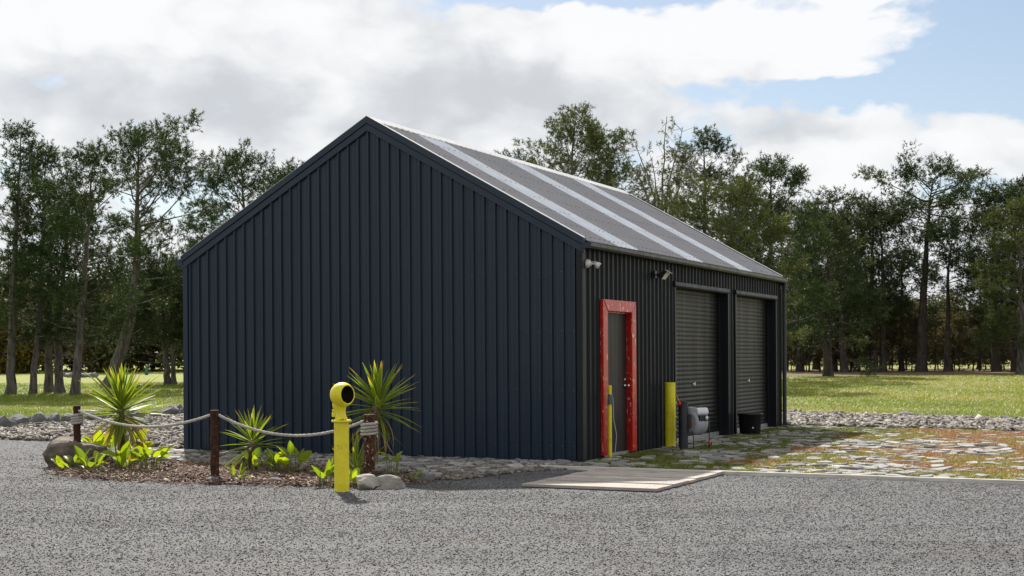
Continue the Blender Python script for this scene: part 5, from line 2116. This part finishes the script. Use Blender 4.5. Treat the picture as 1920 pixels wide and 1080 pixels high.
place_tree(pine(103, [(0, 0, 0), (0, 0, 160 * k), (8 * k, 0, 300 * k), (2 * k, 0, 400 * k)], 0.21, [(0.26, 1.8), (0.5, 2.3), (0.8, 1.8), (1.0, 0.4)], 64, (45, -5), 0.30, 0.28, 8, 0.05), (x, y, z), 'stout straight pine with twin trunk neighbour on the left lawn')
x, y, z = gpos(112, 738)
place_tree(pine(104, [(0, 0, 0), (-4 * k, 0, 110 * k), (10 * k, 0, 250 * k), (20 * k, 0, 360 * k)], 0.21, [(0.28, 1.8), (0.6, 2.2), (0.85, 1.6), (1.0, 0.4)], 58, (45, -5), 0.30, 0.28, 8, 0.05, needle='needle_dull'), (x, y, z), 'close-standing pine touching the stout straight one')
x, y, z = gpos(140, 742)
place_tree(pine(105, [(0, 0, 0), (12 * k, 0, 130 * k), (22 * k, 0, 260 * k), (38 * k, 0, 440 * k)], 0.20, [(0.28, 1.8), (0.5, 2.4), (0.75, 2.0), (0.9, 1.3), (1.0, 0.4)], 64, (45, -5), 0.31, 0.28, 14, 0.05), (x, y, z), 'grey-trunked pine with bare lower twigs next to the leaning tree')
x, y, z = gpos(202, 728)
k = mpp(y)
place_tree(pine(106, [(0, 0, 0), (26 * k, 0, 75 * k), (44 * k, 0, 130 * k), (56 * k, 0, 240 * k), (60 * k, 0, 465 * k)], 0.34, [(0.28, 1.6), (0.42, 2.0), (0.60, 2.6), (0.78, 3.0), (0.92, 1.7), (1.0, 0.5)], 80, (40, 0), 0.34, 0.30, 8, 0.10, side=lambda t_, az: 1.0 + 0.30 * math.cos(az)), (x, y, z), 'big pine whose thick trunk leans towards the shed', name='leaning_pine_tree')
x, y, z = gpos(314, 721)
k = mpp(y)
place_tree(pine(107, [(0, 0, 0), (-6 * k, 0, 110 * k), (-12 * k, 0, 215 * k)], 0.20, [(0.36, 2.2), (0.65, 2.7), (0.85, 2.0), (1.0, 0.6)], 84, (40, -5), 0.32, 0.28, 10, 0.03, needle='needle_dull'), (x, y, z), 'low bushy pine nearest the navy gable, darker of a pair')
x, y, z = gpos(326, 721)
place_tree(pine(108, [(0, 0, 0), (-4 * k, 0, 90 * k), (18 * k, 0, 190 * k)], 0.15, [(0.40, 1.8), (0.65, 2.4), (0.85, 1.8), (1.0, 0.6)], 70, (40, -5), 0.32, 0.28, 8, 0.03), (x, y, z), 'slender pine of the pair by the navy gable')
# behind the left roof slope
d = 74.0
k = mpp(d)


def behind(px, d, dz=0.0):
    a0, _ = pix_dir(px, 600)
    return math.tan(a0) * d, d, float(terrain(0, d)) - 0.06 + dz


def top_h(py, d, px=960):
    """tree height so that its top stands at pixel row py"""
    _, e0 = pix_dir(px, py)
    a0, _ = pix_dir(px, py)
    return CAM_H + math.tan(e0) * d / math.cos(a0) - float(terrain(0, d))


h = top_h(316, d, 460)
place_tree(pine(109, [(0, 0, 0), (0.2, 0, h * 0.6), (0, 0, h)], 0.28, [(0.40, 2.6), (0.6, 3.2), (0.8, 2.6), (0.93, 1.6), (1.0, 0.6)], 74, (40, 0), 0.34, 0.30, 4, 0.10), behind(455, d), 'rounded pine rising behind the left roof edge of the shed')
h = top_h(322, 80, 545)
place_tree(pine(110, [(0, 0, 0), (-0.2, 0, h * 0.6), (0, 0, h)], 0.26, [(0.40, 1.8), (0.6, 2.4), (0.8, 2.0), (1.0, 0.5)], 56, (40, 0), 0.34, 0.32, 4, 0.10), behind(560, 80), 'pine tip peeping over the middle of the left roof slope')
h = top_h(470, 82, 380)
place_tree(pine(120, [(0, 0, 0), (0.2, 0, h * 0.6), (0, 0, h)], 0.22, [(0.30, 2.2), (0.6, 2.6), (0.8, 2.2), (1.0, 0.8)], 60, (40, 0), 0.34, 0.32, 4, 0.06, needle='needle_dull'), behind(385, 82), 'squat pine half hidden by the left eave of the shed')

# --- over and beyond the right roof slope
d = 72.0
h = top_h(233, d, 1075)
place_tree(pine(111, [(0, 0, 0), (-0.3, 0, h * 0.5), (0.2, 0, h)], 0.26, [(0.50, 2.6), (0.66, 3.0), (0.78, 2.4), (0.88, 1.9), (0.95, 1.4), (1.0, 0.6)], 70, (48, 5), 0.33, 0.30, 3, 0.16, needle='needle_light'), behind(1072, d), 'open-crowned pine above the ridge of the shed roof')
h = top_h(275, 76, 1140)
place_tree(pine(112, [(0, 0, 0), (0.3, 0, h * 0.5), (0.0, 0, h)], 0.24, [(0.50, 2.4), (0.7, 2.6), (0.9, 1.9), (1.0, 0.7)], 66, (40, 0), 0.33, 0.30, 3, 0.08, needle='needle'), behind(1143, 76), 'dense pine filling the gap beside the bare-limbed tree')


def sparse_tree(seed, h, spread, r0):
    """open tree with several long bare limbs and thin leaf tufts"""
    T = Tree(seed)
    r_ = T.r
    fork = Vector((0.05, 0, h * 0.56))
    T.b.tube([Vector((0, 0, 0)), Vector((0.1, 0, h * 0.3)), fork], [r0, r0 * 0.85, r0 * 0.7], 9)
    ends = [(-0.95, 0.97), (-0.45, 0.93), (-0.15, 0.86), (0.10, 1.0), (0.55, 0.98), (0.95, 0.88), (0.75, 0.74), (-0.80, 0.74), (0.30, 0.80), (-0.3, 0.70), (0.5, 0.66)]
    for ex, ez in ends:
        e = Vector((ex * spread, r_.uniform(-0.6, 0.6) * spread, ez * h))
        start = fork.lerp(Vector((0.1, 0, h * 0.45)), r_.random() * 0.5)
        mid = start.lerp(e, 0.5) + Vector((-0.12 * ex * spread, 0, 0.02 * h))
        n = 8
        pts = [start.lerp(mid, t_ / n * 2) if t_ < n / 2 else mid.lerp(e, t_ / n * 2 - 1) for t_ in range(n + 1)]
        pts = [q_ + Vector((r_.gauss(0, 0.05), r_.gauss(0, 0.05), 0)) * (0 if i_ in (0, ) else 1) for i_, q_ in enumerate(pts)]
        T.limb(pts, r0 * 0.45, 0.012, 6)
        for k_ in range(26):
            f = 0.25 + 0.75 * r_.random()
            idx = min(n - 1, int(f * n))
            q0 = pts[idx].lerp(pts[idx + 1], f * n - idx)
            dd = Vector((r_.gauss(0, 1), r_.gauss(0, 1), r_.gauss(0.3, 0.6))).normalized()
            ln = r_.uniform(0.25, 0.9)
            q1 = q0 + dd * ln
            T.b.tube([q0, q1], [0.012, 0.005], 3, cap=False)
            for j in range(r_.choice((0, 1, 1, 2, 2))):
                T.tuft(q1 + Vector((r_.gauss(0, 0.12), r_.gauss(0, 0.12), r_.gauss(0, 0.12))), Vector((r_.gauss(0, 1), r_.gauss(0, 1), r_.gauss(0.3, 1))))
    P, D = np.array(T.P), np.array(T.D)
    n = len(P)
    cr = scatter('crown', TUFT, P, rot_dirs(D + 1e-6, rng.random(n) * 6.28), 0.36 * rng.uniform(0.7, 1.3, n), M['needle_light'])
    return T.b.data('trunk', M['bark_pale']), cr


d = 66.0
place_tree(sparse_tree(5, top_h(222, d, 1225), 2.3, 0.17), behind(1237, d), 'thin-leaved tree with long bare limbs behind the shed roof', name='bare_limbed_tree')
h = top_h(258, 78, 1310)
place_tree(pine(113, [(0, 0, 0), (0.3, 0, h * 0.5), (0.3, 0, h)], 0.27, [(0.40, 3.0), (0.6, 2.9), (0.8, 2.2), (0.93, 1.1), (1.0, 0.4)], 74, (30, 5), 0.33, 0.30, 3, 0.10, needle='needle_dull'), behind(1312, 78), 'dark conical pine just past the bare-limbed tree')
h = top_h(360, 62, 1375)
place_tree(pine(121, [(0, 0, 0), (0.2, 0, h * 0.5), (0.0, 0, h)], 0.22, [(0.20, 2.4), (0.5, 2.8), (0.8, 2.2), (1.0, 0.8)], 76, (35, -5), 0.32, 0.28, 3, 0.03, needle='needle_light'), behind(1370, 62), 'light green bushy pine along the lower right roof edge')
h = top_h(322, 80, 1440)
place_tree(pine(114, [(0, 0, 0), (0.0, 0, h * 0.5), (0.1, 0, h)], 0.28, [(0.20, 2.6), (0.5, 3.0), (0.75, 2.5), (0.92, 1.7), (1.0, 0.7)], 92, (38, -5), 0.34, 0.29, 3, 0.02), behind(1445, 80), 'dense dark green pine standing beyond the far roof corner')

# --- the right-hand grove
place_tree(pine(115, [(0, 0, 0), (0.15, 0, 5.0), (0.55, 0, 10.4), (0.9, 0, 13.9)], 0.40, [(0.66, 1.2), (0.74, 2.4), (0.82, 3.4), (0.90, 3.9), (0.96, 3.0), (1.0, 1.6)], 66, (24, 14), 0.40, 0.32, 16, 0.12, curl=0.15, barkm='bark_dark', tmpl=TUFT_W), gpos(1727, 697), 'tallest flat-topped pine with bare dark trunk in the right grove', name='flat_topped_pine_tree')
place_tree(pine(116, [(0, 0, 0), (0.1, 0, 4.0), (0.1, 0, 7.0), (0.5, 0, 10.2)], 0.25, [(0.52, 1.6), (0.64, 2.7), (0.80, 3.0), (0.92, 2.2), (1.0, 1.0)], 48, (28, 10), 0.42, 0.34, 8, 0.12, curl=0.25, barkm='bark_dark', tmpl=TUFT_W), gpos(1776, 697), 'thinner dark-trunked pine beside the tallest flat-topped one')
x, y, z = gpos(1553, 706)
place_tree(pine(117, [(0, 0, 0), (-0.05, 0, 3.0), (0.1, 0, 9.3)], 0.30, [(0.22, 2.6), (0.45, 3.1), (0.75, 2.2), (1.0, 0.6)], 92, (30, -12), 0.36, 0.30, 10, 0.03, needle='needle_dull', barkm='bark_dark'), (x, y, z), 'broad dull green pine standing forward of the right grove')
grove = [pine(130, [(0, 0, 0), (0.2, 0, 6), (0, 0, 12.6)], 0.30, [(0.30, 2.4), (0.55, 2.9), (0.8, 2.5), (0.93, 1.7), (1.0, 0.7)], 62, (32, -5), 0.42, 0.34, 12, 0.06, needle='needle_dull', barkm='bark_dark', tmpl=TUFT_W),
         pine(131, [(0, 0, 0), (-0.3, 0, 6), (0.3, 0, 12.4)], 0.28, [(0.36, 2.1), (0.6, 2.6), (0.85, 2.0), (1.0, 0.8)], 52, (36, 0), 0.42, 0.34, 12, 0.10, barkm='bark_dark', tmpl=TUFT_W),
         pine(132, [(0, 0, 0), (0.4, 0, 5), (0.2, 0, 12.0)], 0.30, [(0.28, 2.6), (0.5, 3.0), (0.8, 2.6), (0.95, 1.4), (1.0, 0.6)], 64, (30, -8), 0.42, 0.34, 12, 0.04, needle='needle_dull', barkm='bark_dark', tmpl=TUFT_W)]
spots = [(1500, 697, 0, 0.95, 0.3), (1563, 697, 1, 1.02, 1.2), (1584, 698, 2, 0.90, 2.2), (1640, 697, 0, 0.97, 3.3), (1655, 697, 1, 0.93, 4.0), (1605, 695, 2, 0.98, 5.2), (1690, 696, 2, 0.72, 1.0), (1868, 697, 0, 0.98, 2.0),
         (1905, 697, 1, 1.02, 0.6), (1945, 698, 2, 1.05, 3.0), (1990, 698, 0, 1.0, 4.4), (1530, 693, 1, 0.98, 2.8), (1835, 693, 2, 0.62, 0.2), (1470, 695, 2, 1.0, 1.9), (1420, 695, 0, 0.95, 5.0)]
for px, py, w, s, rz in spots:
    place_tree(grove[w], gpos(px, py), 'dark trunked pine in the crowded row of the right grove', group='crowded pines of the right grove', rotz=rz, scale=s)
x, y, z = gpos(1895, 702)
place_tree(pine(118, [(0, 0, 0), (0.1, 0, 3.5), (0.0, 0, 10.6)], 0.24, [(0.15, 2.4), (0.4, 2.9), (0.75, 2.3), (1.0, 0.8)], 92, (32, -10), 0.38, 0.30, 3, 0.03, needle='needle_light'), (x + 0.6, y, z), 'light green full-skirted pine at the end of the right grove', name='full_pine_tree')

# saplings and scrub under the grove
sap = [pine(140 + i, [(0, 0, 0), (0.06 * (i - 1), 0, 2.0), (0.1, 0.0, 3.9)], 0.055, [(0.18, 0.7), (0.5, 0.95), (0.85, 0.6), (1.0, 0.2)], 26, (30, -5), 0.34, 0.36, 6, 0.25, needle='dryleaf', barkm='bark_dark', tmpl=TUFT_W) for i in range(3)]
rs = random.Random(9)
for i in range(46):
    px = 1478 + i * 10.5 + rs.uniform(-5, 5)
    a0, _ = pix_dir(px, 690)
    d = rs.uniform(101, 113)
    place_tree(sap[i % 3], (math.tan(a0) * d, d, float(terrain(0, d)) - 0.05), 'spindly brownish sapling under the pines of the right grove', 'sapling', 'saplings under the right grove', rs.random() * 6.28, rs.uniform(0.75, 1.35))

# far wood on both sides
def bush(seed, h, rad, mat, n=760, low=0.02):
    r_ = np.random.default_rng(seed)
    T = Tree(seed)
    lobes = [(r_.normal(0, rad * 0.45), r_.normal(0, rad * 0.45), h * r_.uniform(0.45, 0.82), rad * r_.uniform(0.35, 0.6)) for _ in range(9)]
    lobes += [(r_.normal(0, rad * 0.5), r_.normal(0, rad * 0.5), h * r_.uniform(low + 0.1, 0.4), rad * r_.uniform(0.35, 0.5)) for _ in range(7)]
    T.b.tube([(0, 0, 0), (0.1, 0, h * 0.3), (0, 0, h * 0.6)], [0.16, 0.12, 0.05], 7)
    for (lx, ly, lz, lr) in lobes:
        T.limb([Vector((0, 0, h * 0.25)), Vector((lx * 0.5, ly * 0.5, lz * 0.7)), Vector((lx, ly, lz))], 0.06, 0.015, 5)
    P = []
    for k_ in range(n):
        lx, ly, lz, lr = lobes[r_.integers(len(lobes))]
        d_ = r_.normal(0, 1, 3)
        d_ /= np.linalg.norm(d_)
        P.append(np.array([lx, ly, lz]) + d_ * lr * (0.55 + 0.5 * r_.random()) * np.array([1, 1, 0.8]))
    P = np.array(P)
    P[:, 2] = np.clip(P[:, 2], h * low, None)
    cr = scatter('crown', LEAF, P, rot_dirs(r_.normal(0, 1, (n, 3)), r_.random(n) * 6), 0.75 * r_.uniform(0.7, 1.3, n), M[mat])
    return T.b.data('trunk', M['bark_dark']), cr


far = [bush(1, 6.6, 3.2, 'farleaf'), bush(2, 7.4, 3.4, 'farleaf'), bush(3, 5.6, 3.0, 'dryleaf'), bush(4, 6.2, 3.2, 'farleaf')]
rs = random.Random(21)
for i in range(30):
    a = -0.44 + i * 0.0155 + rs.uniform(-0.006, 0.006)
    d = rs.uniform(118, 140)
    if a > 0.0:
        continue
    place_tree(far[i % 4], (a * d, d, float(terrain(0, d)) - 0.05), 'dark rounded tree in the far wood beyond the left lawn', 'far_tree', 'far wood on the left', rs.random() * 6, rs.uniform(1.1, 1.6))
wt = bush(6, 6.0, 2.6, 'wattle')
for i, (px, d, s) in enumerate(((8, 116, 0.95), (42, 118, 0.85), (185, 119, 0.6))):
    a0, _ = pix_dir(px, 690)
    place_tree(wt, (math.tan(a0) * d, d, float(terrain(0, d)) - 0.05), 'golden yellow flowering bush seen between the left pine trunks', 'wattle_bush', 'yellow bushes beyond the left pines', i * 2.0, s)
for i in range(34):
    a = 0.10 + i * 0.0105 + rs.uniform(-0.005, 0.005)
    d = rs.uniform(140, 165)
    place_tree(far[(i + 1) % 4], (a * d, d, float(terrain(0, d)) - 0.05), 'dim tree of the far wood behind the right grove', 'far_tree', 'far wood on the right', rs.random() * 6, rs.uniform(0.8, 1.15))

# teal marker on the far left lawn
x, y, z = ground_at(275, 703)
tm = thing('marker_post', 'small teal marker post standing far out on the left lawn', 'marker', (x, y, z - 0.02))
b = MB()
b.lathe([(0.0, 0.0), (0.13, 0.0), (0.15, 0.25), (0.11, 0.45), (0.09, 0.62), (0.05, 0.78), (0.0, 0.80)], 10)
b.build('body', M['teal'], tm)
